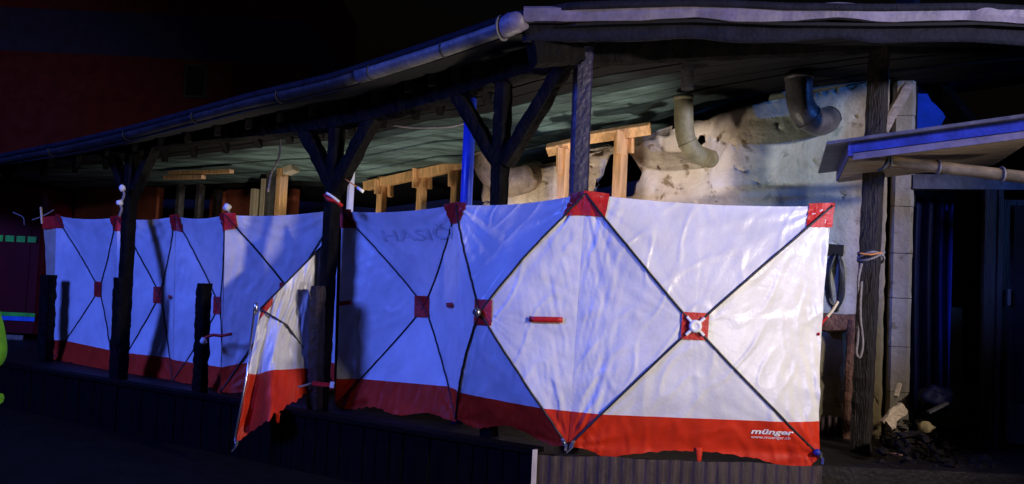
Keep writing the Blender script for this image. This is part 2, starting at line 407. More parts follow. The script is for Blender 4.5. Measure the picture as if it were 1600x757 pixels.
# bare block pier at the end of the wall
p_l, p_r = UW(wp(1389, 400)), UW(wp(1425, 400)); z = DECK; hs = [0.42, 0.40, 0.43, 0.40, 0.42, 0.40, 0.42, 0.36]
for h in hs:
    jig = random.uniform(-0.005, 0.005)
    c = WALL0 + WEU*((p_l+p_r)/2+jig) + WEV*(0.05+jig) + Z*(z+h/2)
    b = MB().rough(c-Z*(h/2-0.003), c+Z*(h/2-0.003), p_r-p_l, 0.22, up=WEV, seg=6, amp=0.006, freq=8, k=4, round_=0.08)
    b.col = [(0.15, 0.1, 0.55)]*len(b.v); b.build('block', 'plaster', wall); z += h
# far orange wall, dark back of the hut
def far(px, py, off=0.0): return onp(px, py, WALL0+EV*off, EV)
ow = empty('orange_wall', far(250, 330)*1, 'dull orange painted wall seen above the far end of the screens', 'wall')
ow.location.z = DECK
def strip(pa, pb, zt, off, name, m, parent, th=0.12):
    a, b = far(pa, 330, off), far(pb, 330, off)
    return MB().box(((a.x+b.x)/2, (a.y+b.y)/2, (DECK+zt)/2), ((b-a).length, th, zt-DECK), ((b-a).normalized(), EV, Z)).build(name, m, parent)
zt = far(250, 288).z
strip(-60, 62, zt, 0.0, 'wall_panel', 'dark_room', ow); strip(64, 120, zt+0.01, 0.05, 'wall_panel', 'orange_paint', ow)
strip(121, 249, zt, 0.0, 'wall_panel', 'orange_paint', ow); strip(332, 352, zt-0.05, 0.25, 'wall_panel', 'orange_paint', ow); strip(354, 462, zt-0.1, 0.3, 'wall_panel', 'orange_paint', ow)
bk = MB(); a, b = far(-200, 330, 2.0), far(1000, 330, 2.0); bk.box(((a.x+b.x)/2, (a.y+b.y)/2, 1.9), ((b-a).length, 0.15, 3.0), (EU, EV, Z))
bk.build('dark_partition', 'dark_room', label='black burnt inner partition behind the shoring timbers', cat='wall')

# ------------------------------------------------------------------ burnt porch roof
def ev(px, py): return onp(px, py, EAVE0, EV)
eave = [ev(-60, 262), ev(0, 250), ev(100, 232), ev(200, 210), ev(290, 187), ev(400, 158), ev(520, 131), ev(640, 93), ev(720, 67), ev(800, 40)]
rg = [at(818, 21, 6.42), at(900, 21, 6.39), at(1000, 20, 6.35), at(1085, 15, 6.32), at(1150, 21, 6.28), at(1230, 21, 6.25), at(1310, 15, 6.21), at(1380, 22, 6.18), at(1450, 20, 6.15), at(1530, 20, 6.11), at(1620, 26, 6.07), at(1720, 30, 6.03)]
porch = empty('burnt_porch', V((-1.0, 7.8, DECK)), 'charred timber porch with a sagging roof over the screens', 'porch')
# front edge of roof (underside) and back edge along the wall, as functions of a shared parameter
front = [p - Z*0.05 for p in eave] + [p - Z*0.06 for p in rg[1::2]]
backpx = [(-260, 297), (-120, 297), (60, 296), (200, 292), (330, 288), (470, 284), (575, 288), (690, 268), (790, 268), (890, 248), (1010, 222), (1110, 186), (1240, 155), (1380, 130), (1540, 112), (1720, 92)]
assert len(front) >= 10
nf = len(front); back = []
for i in range(nf):
    t = i/(nf-1)*(len(backpx)-1); k = min(len(backpx)-2, int(t)); q = (backpx[k][0]+(backpx[k+1][0]-backpx[k][0])*(t-k), backpx[k][1]+(backpx[k+1][1]-backpx[k][1])*(t-k))
    back.append(far(*q))
def roofp(s, t):
    a, b = pl(front, s), pl(back, s); p = lerp(a, b, t)
    return p + Z*(0.16*math.sin(math.pi*t)*0.6)
NBD = 15
for i in range(NBD):        # ceiling boards, each a little uneven, running along the building
    t0, t1 = (i+0.06)/NBD*1.04, (i+0.94)/NBD*1.04; dz = random.uniform(-0.010, 0.010); r0 = random.random()*0.004
    mb = MB().grid(lambda s, t: roofp(s, t0+(t1-t0)*t) + Z*(dz + 0.012*noise.noise(V((s*9, i*3.1, 0)))), 60, 1, False)
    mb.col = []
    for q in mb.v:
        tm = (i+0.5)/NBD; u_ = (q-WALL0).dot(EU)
        sc_ = max((0.52-tm)*6+0.5, (u_+2.3)*1.6, (tm-0.86)*9) + 0.5*noise.noise(V((u_*1.6, i*0.9, 3)))  # front and right end darkened where the lamps do not reach
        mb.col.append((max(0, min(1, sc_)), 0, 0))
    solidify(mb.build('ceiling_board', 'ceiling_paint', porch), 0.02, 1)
mb = MB().grid(lambda s, t: roofp(s, t*1.45-0.02) + Z*(0.10), 80, 8, True); solidify(mb.build('roof_sheet', 'fascia', porch), 0.05, 0)
for i in range(20):         # rafters
    s = (i+0.5)/20*0.56; a, b = roofp(s, 0.0), roofp(s, 1.0)
    MB().rough(a-Z*0.02+(b-a)*0.10, a-Z*0.05+(b-a)*0.30, 0.07, 0.12, seg=8, amp=0.010, k=3, round_=0.2).build('rafter', 'charred_wood', porch)
def pp(px, py, off=0.0): return onp(px, py, POST0+EV*off, EV)
bl = [pp(-80, 262), pp(0, 255), pp(205, 222), pp(330, 206), pp(435, 196), pp(518, 186), pp(590, 170), pp(712, 136), pp(785, 110), pp(880, 86)]
for i in range(len(bl)-1):
    MB().rough(bl[i], bl[i+1]+(bl[i+1]-bl[i])*0.01, 0.17, 0.24, seg=14, amp=0.022, k=3).build('beam', 'charred_wood', porch)
P5T, P5B = at(1376, 40, 7.2), at(1344, 716, 7.2); P5B.z = DECK
b0 = pp(895, 84)
MB().rough(b0, at(1376, 62, 7.2), 0.16, 0.22, seg=34, amp=0.018, k=3).build('beam', 'charred_wood', porch)
MB().rough(at(1376, 62, 7.2), at(1640, 64, 7.25), 0.16, 0.22, seg=20, amp=0.018, k=3).build('beam', 'charred_wood', porch)
MB().rough(ev(828, 84)+EV*0.03, pp(915, 84)-EV*0.10, 0.16, 0.2, seg=10, amp=0.018, k=3).build('beam', 'charred_wood', porch)
def post(px_t, py_t, px_b, w, m, seg=60, amp=0.008, off=0.0, kk=4, freq=11, rr=0.35, up=EU):
    t = pp(px_t, py_t, off); b = pp(px_b, 600, off); b = V((b.x, b.y, DECK)); 
    return MB().rough(b, t, w, w, up=up, seg=seg, amp=amp, k=kk, freq=freq, round_=rr).build('post', m, porch)
post(209, 215, 187, 0.13, 'charred_wood')
post(528, 180, 502, 0.13, 'charred_wood')
post(788, 112, 768, 0.125, 'charred_wood')
post(912, 76, 893, 0.135, 'charred_bluelit', 150, 0.0028, kk=6, freq=30, rr=0.3, up=V((1, 0.12, 0)))
MB().rough(P5B, P5T, 0.155, 0.15, up=EU, seg=70, amp=0.010, k=5, freq=10, round_=0.3).build('post', 'post_brown', porch)
def brace(a, b, w=0.12, off=0.0):
    MB().rough(pp(*a, off), pp(*b, off), w, 0.13, up=EV, seg=22, amp=0.012, k=3).build('brace', 'charred_wood', porch)
brace((704, 132), (782, 258)); brace((886, 96), (790, 256)); brace((468, 186), (526, 300), 0.14); brace((592, 170), (522, 300), 0.14)
brace((172, 232), (205, 322), 0.10); brace((242, 228), (202, 322), 0.10)
# gutters
eg = smoothline(eave, 6)
gl = MB(); n = 12; vs = []
gut = [(p + Z*(0.014*noise.noise(p*1.3))) for p in eg]
kc = 38
MB().tube(gut[:kc+1], [(0.046+0.014*i/kc)+0.004*noise.noise(p*2) for i, p in enumerate(gut[:kc+1])], 12).build('eave_gutter', 'zinc_shaded', porch)
MB().tube(gut[kc:], [0.066+0.004*noise.noise(p*2) for p in gut[kc:]], 12).build('eave_gutter', 'zinc_grey', porch)
for k in range(4, len(gut)-1, 7):   # brackets
    d = (gut[k+1]-gut[k]).normalized(); ring = [gut[k] + (EV*math.cos(a) + Z*math.sin(a))*0.078 for a in [i*2*math.pi/14 for i in range(15)]]
    MB().tube([lerp(gut[k], q, 0.70+0.2*min(1, k/38)) for q in ring], 0.007, 5).build('gutter_bracket', 'zinc_shaded', porch)
ec = MB(); ec.tube([at(782, 45, 6.56), at(792, 42, 6.53), at(800, 37, 6.5), at(812, 34, 6.47), at(822, 32, 6.45)], [0.072, 0.080, 0.083, 0.078, 0.06], 14); ec.build('gutter_end_cap', 'flashing', porch)
rgs = smoothline(rg, 8)
ring = [at(786, 44, 6.55) + (EV*math.cos(a) + Z*math.sin(a))*0.088 for a in [i*2*math.pi/20 for i in range(21)]]
MB().tube(ring, 0.010, 6).build('gutter_collar', 'zinc_grey', porch)
fl = MB()
def flash(u, v):
    p = pl(rgs, u); w = [(0.06, -0.055, 0.03), (-0.012, -0.06, 0.0), (-0.028, -0.02, 0.0), (-0.028, 0.03, 0), (0.0, 0.052, 0), (0.10, 0.060, 0)]
    a = v*5; k = min(4, int(a)); f = a-k; y = w[k][0]+(w[k+1][0]-w[k][0])*f; z_ = w[k][1]+(w[k+1][1]-w[k][1])*f
    nn = 0.006*noise.noise(V((u*26, 0, 1)))
    return p + V((0, y, z_)) + V((0, nn, nn))
fl.grid(flash, 110, 5, False); solidify(fl.build('roof_edge_flashing', 'flashing', porch), 0.006, 1)
fb = MB().grid(lambda u, v: pl(rgs, u) + V((0, 0.10+0.004*noise.noise(V((u*30, v*3, 9))), -0.055-0.13*v)), 60, 3, True)
solidify(fb.build('fascia_board', 'fascia', porch), 0.025, 1)
# drooping pipe stubs under the roof (burnt flue)
MB().tube([at(1074, 60, 7.6), at(1074, 140, 7.6)], 0.055, 12).build('flue_stub', 'roofing_felt', porch)

# ------------------------------------------------------------------ upright pipe and vent ducts
MB().tube([V((at(732, 300, 7.75).x, 7.75, DECK)), at(729, 300, 7.75), at(736, 150, 7.75)], 0.052, 16).build('blue_pipe', 'blue_pipe', label='upright blue painted pipe between charred posts behind the screens', cat='pipe')
def duct(pts, r, m, label, rings=0):
    root = empty('vent_duct', V(pts[-1]), label, 'duct')
    sp = smoothline(pts, 6); MB().tube(sp, r, 20).build('elbow', m, root)
    for k in (0, len(sp)//2, len(sp)-2):
        MB().tube([sp[k], lerp(sp[k], sp[k+1], 0.9)], r*1.06, 20).build('collar', m, root)
    return root
duct([at(1068, 150, 8.2), at(1069, 196, 8.2), at(1074, 222, 8.2), at(1088, 240, 8.25), at(1112, 250, 8.5)], 0.088, 'duct_cream', 'cream elbow duct bending into the pale plaster wall')
duct([at(1248, 118, 7.85), at(1250, 158, 7.85), at(1262, 182, 7.85), at(1280, 192, 7.95), at(1296, 186, 8.2)], 0.118, 'duct_grey', 'grey metal elbow duct under the roof near the brown post')
duct([at(760, 238, 8.75), at(764, 262, 8.75), at(780, 280, 8.75), at(806, 284, 8.8), at(838, 274, 9.1)], 0.14, 'duct_brown', 'brown flexible duct curving behind the charred V braced post')

# ------------------------------------------------------------------ shoring timbers
def near_wall(px, py, off=0.0): return onp(px, py, WALL0+WEV*off, WEV) if px > 850 else far(px, py, off)
def timber(pa, pb, w, h, off, m='new_timber'):
    a, b = near_wall(*pa, off), near_wall(*pb, off); return (a, b, w, h, m)
def prop(label, parts, grp='shoring props of new timber'):
    a = parts[0][1][0]
    root = empty('timber_prop', V((parts[0][1][0].x, parts[0][1][0].y, DECK)), label, 'prop', grp)
    for nm, (p, q, w, h, m) in parts:
        MB().bar(p, q, w, h, up=EU, bev=0.006).build(nm, m, root)
    return root
def upright(px, ptop, w, off, m='new_timber'):
    t = near_wall(px, ptop, off); return (V((t.x, t.y, DECK)), t, w, 0.09, m)
prop('short T shaped timber prop left of the dark wall hole', [('upright', upright(884, 235, 0.135, -0.3)), ('cleat', timber((876, 232), (876, 272), 0.13, 0.03, -0.37)), ('header', timber((856, 235), (906, 224), 0.10, 0.10, -0.3))])
prop('tall timber prop standing before the hole in the plaster wall', [('upright', upright(971, 212, 0.135, -0.3)), ('cleat', timber((971, 206), (971, 242), 0.20, 0.03, -0.37)), ('cleat', timber((986, 210), (986, 240), 0.05, 0.05, -0.25)), ('header', timber((918, 216), (1016, 201), 0.10, 0.11, -0.3))])
prop('first timber prop in the dark opening, nearest the blue pipe', [('upright', upright(714, 255, 0.085, -0.25)), ('cleat', timber((704, 262), (704, 292), 0.08, 0.03, -0.32))])
prop('timber prop with wide cleats in the middle of the dark opening', [('upright', upright(661, 262, 0.10, -0.25)), ('cleat', timber((650, 264), (650, 294), 0.13, 0.03, -0.32)), ('cleat', timber((671, 270), (671, 296), 0.06, 0.05, -0.2))])
prop('timber prop beside the bright white board in the dark opening', [('upright', upright(598, 277, 0.10, -0.25)), ('cleat', timber((592, 282), (592, 304), 0.16, 0.03, -0.32)), ('cleat', timber((610, 284), (610, 308), 0.07, 0.05, -0.2))])
hd = MB(); h0, h1 = far(572, 291, -0.28), far(762, 249, -0.28); hd.bar(h0, h1, 0.11, 0.11, bev=0.006)
hd.build('timber_header', 'new_timber', label='long new timber header laid across the props in the opening', cat='beam')
prop('cluster of pale far props with a grey one in its centre', [('upright', upright(427, 268, 0.15, -0.5, 'zinc_grey')), ('upright', upright(442, 264, 0.13, -0.6, 'new_timber')), ('upright', upright(414, 280, 0.06, -0.5, 'pale_timber')), ('upright', upright(401, 296, 0.13, -0.4, 'pale_timber')), ('cleat', timber((448, 268), (462, 262), 0.13, 0.10, -0.7, 'pale_timber'))])
MB().bar(V((far(549, 300, -1.6).x, far(549, 300, -1.6).y, DECK)), far(551, 240, -1.6), 0.20, 0.05, up=V((1, 0.3, 0))).build('white_board', 'white_board', label='bright white upright board just behind the V braced left post', cat='board')
for px, pt, m, lb in ((283, 288, 'zinc_grey', 'grey steel upright in the far dark opening'), (314, 286, 'zinc_grey', 'thin purple grey upright beside the far orange wall panel'), (341, 297, 'brown_wood', 'short brown upright before the far orange wall')):
    t = far(px, pt, -0.1); MB().bar(V((t.x, t.y, DECK)), t, 0.10, 0.08, up=EU).build('upright', m, label=lb, cat='post')
for a, b, lb in (((266, 271), (362, 268), 'long pale batten under the far ceiling'), ((258, 278), (318, 277), 'shorter yellowish batten below the long ceiling batten'), ((376, 248), (398, 247), 'small orange timber offcut fixed under the ceiling'), ((434, 222), (466, 222), 'orange timber block where the ceiling wire hangs')):
    MB().bar(far(*a, -1.0), far(*b, -1.0), 0.07, 0.05).build('timber_batten', 'new_timber', label=lb, cat='batten')
cs = MB().grid(lambda u, v: lerp(lerp(far(300, 266, 0.15), far(460, 230, 0.15), u), lerp(far(335, 306, 0.15), far(424, 258, 0.15), u), v) + EV*0.12*noise.noise(V((u*4, v*4, 0))) + Z*0.05*noise.noise(V((u*7, v*5, 3))), 24, 12)
solidify(cs.build('burnt_roofing_felt', 'charred_wood', label='black sheet of burnt roofing hanging from the ceiling', cat='debris'), 0.01)
wc = MB().tube(smoothline([at(437, 205, 9.6), at(438, 232, 9.6), at(434, 252, 9.6), at(424, 272, 9.7), at(419, 300, 9.8)], 5), 0.012, 6); wc.build('hanging_wire', 'rope', label='thin pale wire hanging from the ceiling before the far props', cat='wire')
rc = [roofp(0.565+0.0*i, 0.5) for i in range(2)]
def ceil_pt(px, py):
    best = None
    for i in range(200):
        for j in range(0, 40):
            pass
    return None
cw = MB().tube(smoothline([at(612, 196, 8.55), at(640, 200, 8.5), at(668, 200, 8.45), at(700, 199, 8.4), at(724, 194, 8.35)], 5), 0.008, 6); cw.build('ceiling_cable', 'rope', label='pale cable stretched along the greenish ceiling', cat='cable')

# ================================================================== FOLDING SCREENS
class Panel:
    def __init__(s, TL, TR, BR, BL, H, p=1.5, wr=1.0, seed=0, pulls=(1, 1)):
        s.pulls = pulls
        s.TL, s.TR, s.BR, s.BL = TL, TR, BR, BL; s.p = p; s.wr = wr; s.seed = seed
        s.D = H - (TL+TR+BR+BL)/4
        n = (TR-TL).cross(BL-TL).normalized(); s.n = n if n.y < 0 else -n
        s.wid = ((TR-TL).length+(BR-BL).length)/2; s.hgt = ((BL-TL).length+(BR-TR).length)/2
    def base(s, a, b):
        q = lerp(lerp(s.TL, s.TR, a), lerp(s.BL, s.BR, a), b)
        r = max(abs(2*a-1), abs(2*b-1)); r = min(1, r)
        return q + s.D*(1-r**s.p)
    def wrinkle(s, a, b):
        x, y = a*s.wid, b*s.hgt; w = 0
        for k, (cx, cy) in enumerate(((0, 0), (s.wid, 0), (s.wid, s.hgt), (0, s.hgt))):
            dx, dy = x-cx, y-cy; d = math.hypot(dx, dy); th = math.atan2(dy, dx)
            fall = math.exp(-d/0.42)*min(1, d/0.12)
            w += 0.016*fall*math.sin(th*17 + 2.3*noise.noise(V((th*2.5, k*3.7+s.seed, d*1.5))))*(0.6+noise.noise(V((th*3, k+s.seed*2, 1))))
            w += 0.009*math.exp(-d/0.75)*noise.noise(V((th*9+k*5, d*1.6, s.seed)))
        dx, dy = x-s.wid/2, y-s.hgt/2; d = math.hypot(dx, dy); th = math.atan2(dy, dx)
        w += 0.0025*math.exp(-d/0.30)*min(1, d/0.1)*math.sin(th*11+s.seed+3*noise.noise(V((th*1.5, d*3, s.seed))))*(0.5+noise.noise(V((th*2, 7, s.seed))))
        # side edges: short pleats along the sewn pole pockets
        for e in (a, 1-a):
            w += 0.010*math.exp(-e*s.wid/0.16)*noise.noise(V((y*7.0, e*3, s.seed+9)))
            w += 0.006*math.exp(-e*s.wid/0.28)*noise.noise(V((y*15.0+e*10, e*2, s.seed+4)))
        q = V((x, y, s.seed*1.7))
        ed = min(1, 0.12+min(a if s.pulls[0] < 1 else 1, (1-a) if s.pulls[1] < 1 else 1)/0.07)
        w += 0.0032*noise.noise(V((th*9, d*0.8, s.seed+50)))*min(1, d/0.5)
        e2 = max(0, 1-min(a, 1-a)*s.wid/0.42)
        w += 0.006*noise.noise(q*1.4) + 0.0022*noise.noise(V((x*7, y*2.0, s.seed))) + 0.0014*noise.noise(V((x*17+y*5, y*7, s.seed)))
        w += e2*(0.0115*noise.noise(V((x*24+y*5*(1 if a < .5 else -1), y*3.2, s.seed+31))) + 0.0035*noise.noise(V((x*34-y*6, y*12, s.seed+37))))
        rd = 1-abs(noise.noise(V((x*4.5+y*1.5, y*2.4, s.seed+20)))); w += 0.006*max(0, rd-0.86)/0.14
        return w*s.wr*ed
    def pos(s, a, b, off=0.0):
        q = s.base(a, min(b, 1.0))
        if b > 1: q = q + (lerp(s.BL-s.TL, s.BR-s.TR, a))*(b-1)
        sag = Z*(-0.035*4*a*(1-a)*max(0, 1-b*5) if 0 <= a <= 1 else 0)
        pull = (s.TR-s.TL)*(0.018*4*b*(1-b)*(s.pulls[0]*max(0, 1-a*6) - s.pulls[1]*max(0, 1-(1-a)*6))) if b < 1 else V((0, 0, 0))
        return q + sag + pull + s.n*(s.wrinkle(a, b)+off)
def panel(parent, P, res, hem, sk=0.865, pole=True, cap=False, patches='tl tr', tabs=(), hubpatch=True, seed=0, polesoff=0.014, pr=0.0085, label=None, a0=0.0, a1=1.0):
    fab = MB().grid(lambda u, v: P.pos(a0+(a1-a0)*u, v*(sk+0.004)), res, int(res*0.9)).build('panel', 'white_fabric', parent, label=label)
    def sf(u, v):
        a = a0+(a1-a0)*u; h = hem(a); e = 0.006*noise.noise(V((a*30, 3, P.seed)))
        b = sk + (h+e-sk)*v
        w = 0.012*max(0, v-0.3)*noise.noise(V((a*9, v*2, P.seed+2)))+0.004*noise.noise(V((a*26, v*3, P.seed+2)))
        return P.pos(a, b, 0.004+w)
    MB().grid(sf, res, 14).build('skirt', 'red_fabric', fab)
    if pole:
        for (c, d) in (((0, 0), 'tl'), ((1, 0), 'tr'), ((1, 1), 'br'), ((0, 1), 'bl')):
            pts = [P.pos(0.5+(c[0]-0.5)*t, 0.5+(c[1]-0.5)*t, 0.006) for t in [i/40 for i in range(41)]]
            MB().tube(pts, pr, 7).build('pole', 'black_pole', fab)
    for c in patches.split():
        x0 = -0.008 if 'l' in c else 0.905; y0 = -0.012 if 't' in c else 0.905
        mb = MB().grid(lambda u, v: P.pos(x0+0.103*u, y0+0.10*v, 0.008), 8, 8)
        mb.build('corner_patch', 'red_patch', fab)
    if hubpatch:
        w = 0.052*1.75/max(P.wid, 0.5)
        hw, hh = min(0.08, 0.095/P.wid), 0.095/P.hgt
        tip = P.base(0.5, 0.5)
        def hpf(u, v):
            return P.base(0.5+(u-.5)*2*hw, 0.5+(v-.5)*2*hh) + P.n*(0.010+0.004*noise.noise(V((u*3, v*3, P.seed))))
        MB().grid(hpf, 8, 8).build('hub_patch', 'red_patch', fab)
        if cap:
            c = P.base(0.5, 0.5) + P.n*0.022
            ax = (P.TR-P.TL).normalized(); ay = P.n.cross(ax)
            ring = 22; vs = []; prof = ((0.044, 0.0), (0.046, 0.012), (0.040, 0.022), (0.022, 0.027), (0.019, 0.021), (0.008, 0.023))
            for r, h in prof: vs += [c + (ax*math.cos(2*math.pi*i/ring)+ay*math.sin(2*math.pi*i/ring))*r + P.n*h for i in range(ring)]
            fs = [(k*ring+i, k*ring+(i+1) % ring, (k+1)*ring+(i+1) % ring, (k+1)*ring+i) for k in range(len(prof)-1) for i in range(ring)] + [tuple((len(prof)-1)*ring+i for i in range(ring))]
            mb = MB().add(vs, fs, True)
            mb.build('hub_cap', 'white_plastic', fab)
            for sx, sy in ((-1, -1), (1, -1), (1, 1), (-1, 1)):
                q = P.base(0.5+0.065*sx, 0.5+0.065*sy)+P.n*0.026; d = (q-c)
                d = d.normalized()
                MB().bar(c+d*0.035+P.n*0.006, c+d*0.088+P.n*0.004, 0.020, 0.018, up=P.n, bev=0.004).build('hub_arm', 'white_plastic', fab)
    for (a, b, w_) in tabs:
        mb = MB().grid(lambda u, v: P.pos(a+w_*(u-.5), b+0.022*(v-.5)-0.006*u, 0.016+0.006*math.sin(u*3.1)), 6, 2)
        solidify(mb.build('strap_tab', 'red_patch', fab), 0.004, 1)
    return fab
def text_on(P, txt, a0, b0, a1, hgt, m, parent, name, shear=0.0, bold=0.0, off=0.010, mirror=False):
    cu = bpy.data.curves.new('t', 'FONT'); cu.body = txt; cu.shear = shear; cu.offset = bold; cu.resolution_u = 3
    o = bpy.data.objects.new('t', cu); COL.objects.link(o)
    dg = bpy.context.evaluated_depsgraph_get(); me = bpy.data.meshes.new_from_object(o.evaluated_get(dg))
    bm = bmesh.new(); bm.from_mesh(me); bmesh.ops.subdivide_edges(bm, edges=[e for e in bm.edges if e.calc_length() > 0.25], cuts=2); bmesh.ops.triangulate(bm, faces=bm.faces); bm.to_mesh(me); bm.free()
    xs = [v.co.x for v in me.vertices]; x0, x1 = min(xs), max(xs)
    vs = []
    for v in me.vertices:
        u = (v.co.x-x0)/(x1-x0); u = 1-u if mirror else u
        vs.append(P.pos(a0+(a1-a0)*u, b0 - v.co.y*hgt, off))
    MB().add(vs, [tuple(p.vertices) for p in me.polygons]).build(name, m, parent)
    bpy.data.objects.remove(o); bpy.data.curves.remove(cu); bpy.data.meshes.remove(me)

K_t, K_b = at(915, 303, 6.45), at(888, 697, 6.42)
PA = Panel(K_t, at(1300, 322, 6.50), at(1281, 712, 6.50), K_b, at(1085, 510, 6.27), seed=1.0, pulls=(0, 1))
J_t, J_b = at(714, 320, 7.35), at(713, 655, 7.35)
PB = Panel(J_t, K_t, K_b, J_b, at(752, 488, 6.62), seed=2.0, p=1.35, pulls=(0, 0))
S_t, S_b = at(534, 330, 8.38), at(524, 634, 8.38)
PC = Panel(S_t, J_t, J_b, S_b, at(663, 479, 8.05), seed=3.0, p=1.3, wr=0.8, pulls=(0.3, 0))
near = empty('folding_screen', V((0.5, 6.5, 0.3)), 'nearest white folding privacy screen with red hem, white hub and lettering', 'privacy screen', 'white privacy screens with red hems')
HP = [(0, 1.0), (0.03, 1.005), (0.08, 1.012), (0.15, 1.042), (0.25, 1.022), (0.38, 1.004), (0.5, 1.0), (0.62, 1.006), (0.75, 1.022), (0.88, 1.052), (0.965, 1.075), (0.972, 1.03), (1.0, 1.0)]
def hemA(a):
    for (p, q), (r, t) in zip(HP, HP[1:]):
        if a <= r: return q+(t-q)*(a-p)/(r-p)
    return 1.0
fa = panel(near, PA, 180, hemA, cap=True, tabs=())
fbp = panel(near, PB, 180, lambda a: 1.0 + 0.02*math.sin(a*9) - 0.01*a, tabs=((0.86, 0.515, 0.16),), patches='tl tr')
fc = panel(near, PC, 90, lambda a: 1.0+0.012*math.sin(a*14), tabs=((0.90, 0.48, 0.11), (0.04, 0.48, 0.07)), patches='tl tr')
text_on(PA, 'münger', 0.722, 0.918, 0.895, 0.030, 'print_white', fa, 'maker_lettering', 0.25, 0.03)
text_on(PA, 'www.muenger.ch', 0.722, 0.937, 0.880, 0.017, 'print_white', fa, 'web_lettering')
text_on(PC, 'HASIČI', 0.30, 0.16, 0.92, 0.085, 'print_dark', fc, 'faded_lettering', 0.0, 0.02, 0.006)
# metal feet and clips at pole ends
def clip(parent, p, d, name='pole_clip'):
    mb = MB(); d = V(d).normalized(); mb.tube([p-d*0.03, p, p+d*0.035], [0.010, 0.016, 0.012], 8); mb.bar(p+d*0.015+V((0.012, -0.01, 0)), p+d*0.065+V((-0.012, -0.012, 0)), 0.016, 0.010)
    mb.blob(p+V((0, -0.012, 0.012)), 0.016, 1, amp=0.1)
    return mb.build(name, 'steel', parent)
clip(fa, PA.base(0.015, 0.992)+PA.n*0.02, (-0.5, 0, -1)); clip(fbp, PB.base(0.985, 0.985)+PB.n*0.02, (0.5, 0, -1))
MB().blob(PA.base(0.985, 0.985)+PA.n*0.02, 0.026, 3, amp=0.2, sub=2).build('corner_knob', 'blue_paint', fa)
clip(fa, PA.base(0.997, 0.999)+PA.n*0.015, (0.5, 0, -1))
# hub fitting seen side on, panel B
hb = PB.base(0.5, 0.5) + PB.n*0.03
mb = MB(); mb.tube([hb, hb+PB.n*0.025, hb+PB.n*0.045], [0.03, 0.034, 0.018], 12); mb.build('hub_cap', 'steel', fbp)
# hanging torn strip of hem
ts = MB().grid(lambda u, v: PA.pos(0.515+0.028*(u-.5)*(1-0.8*v), 0.985+0.10*v, 0.008+0.01*math.sin(v*4)), 3, 8); solidify(ts.build('torn_strip', 'red_fabric', fa), 0.003)
# strap tie between the outer screen edge and the wall hose
st = MB().tube(smoothline([PA.pos(0.985, 0.52, 0.012), at(1284, 505, 6.7), at(1292, 496, 6.9)], 4), 0.011, 6); st.build('strap', 'red_patch', fa)
st = MB().tube(smoothline([at(1292, 496, 6.9), at(1302, 484, 7.05), at(1309, 470, 7.1), at(1330, 440, 7.12), at(1345, 424, 7.12)], 4), [0.012, 0.012, 0.012, 0.011, 0.009]+[0.006]*12, 6) if False else MB().tube(smoothline([at(1292, 496, 6.9), at(1301, 485, 7.0), at(1309, 472, 7.05)], 4), 0.012, 6)
st.build('strap_end', 'pale_timber', fa)

farS = empty('folding_screen', V((-4, 9.8, 0.3)), 'farther white folding screen of four panels behind the charred posts', 'privacy screen', 'white privacy screens with red hems')
d_t, d_b = at(352, 336, 8.95), at(345, 612, 8.95); e_t, e_b = at(530, 327, 8.95), at(522, 606, 8.95)
g_t, g_b = at(275, 338, 9.9), at(270, 598, 9.9); h_t, h_b = at(183, 340, 10.5), at(178, 586, 10.5); i_t, i_b = at(88, 337, 11.6), at(82, 562, 11.6)
PD = Panel(d_t, e_t, e_b, d_b, at(452, 455, 9.05), seed=4, p=1.3, wr=0.8, pulls=(0.2, 0.2))
PF = Panel(g_t, d_t, d_b, g_b, at(343, 478, 9.75), seed=5, p=1.3, wr=0.8, pulls=(0.2, 0.2))
PG = Panel(h_t, g_t, g_b, h_b, at(250, 461, 10.4), seed=6, p=1.3, wr=0.8, pulls=(0.2, 0.2))
PH = Panel(i_t, h_t, h_b, i_b, at(155, 452, 11.2), seed=7, p=1.3, wr=0.8, pulls=(0.2, 0.2))
hm = lambda a: 1.0+0.012*math.sin(a*14)
for P, pt, tb in ((PD, 'tl', ()), (PF, 'tl tr', ()), (PG, 'tl tr', ((0.85, 0.5, 0.10),)), (PH, 'tl tr', ())):
    f = panel(farS, P, 64, hm, patches=pt, tabs=tb, pr=0.009)
# beige end flap of the far screen
MB().grid(lambda u, v: lerp(lerp(at(68, 350, 11.75), i_t-Z*0.1, u), lerp(at(76, 492, 11.75), at(88, 500, 11.62), u), v) + V((0, 0.02*noise.noise(V((u*5, v*6, 0))), 0)), 6, 24).build('end_flap', 'beige_fabric', farS)
MB().grid(lambda u, v: lerp(lerp(at(66, 340, 11.7), i_t, u), lerp(at(66, 358, 11.7), i_t-Z*0.17, u), v), 4, 4).build('end_patch', 'red_patch', farS)

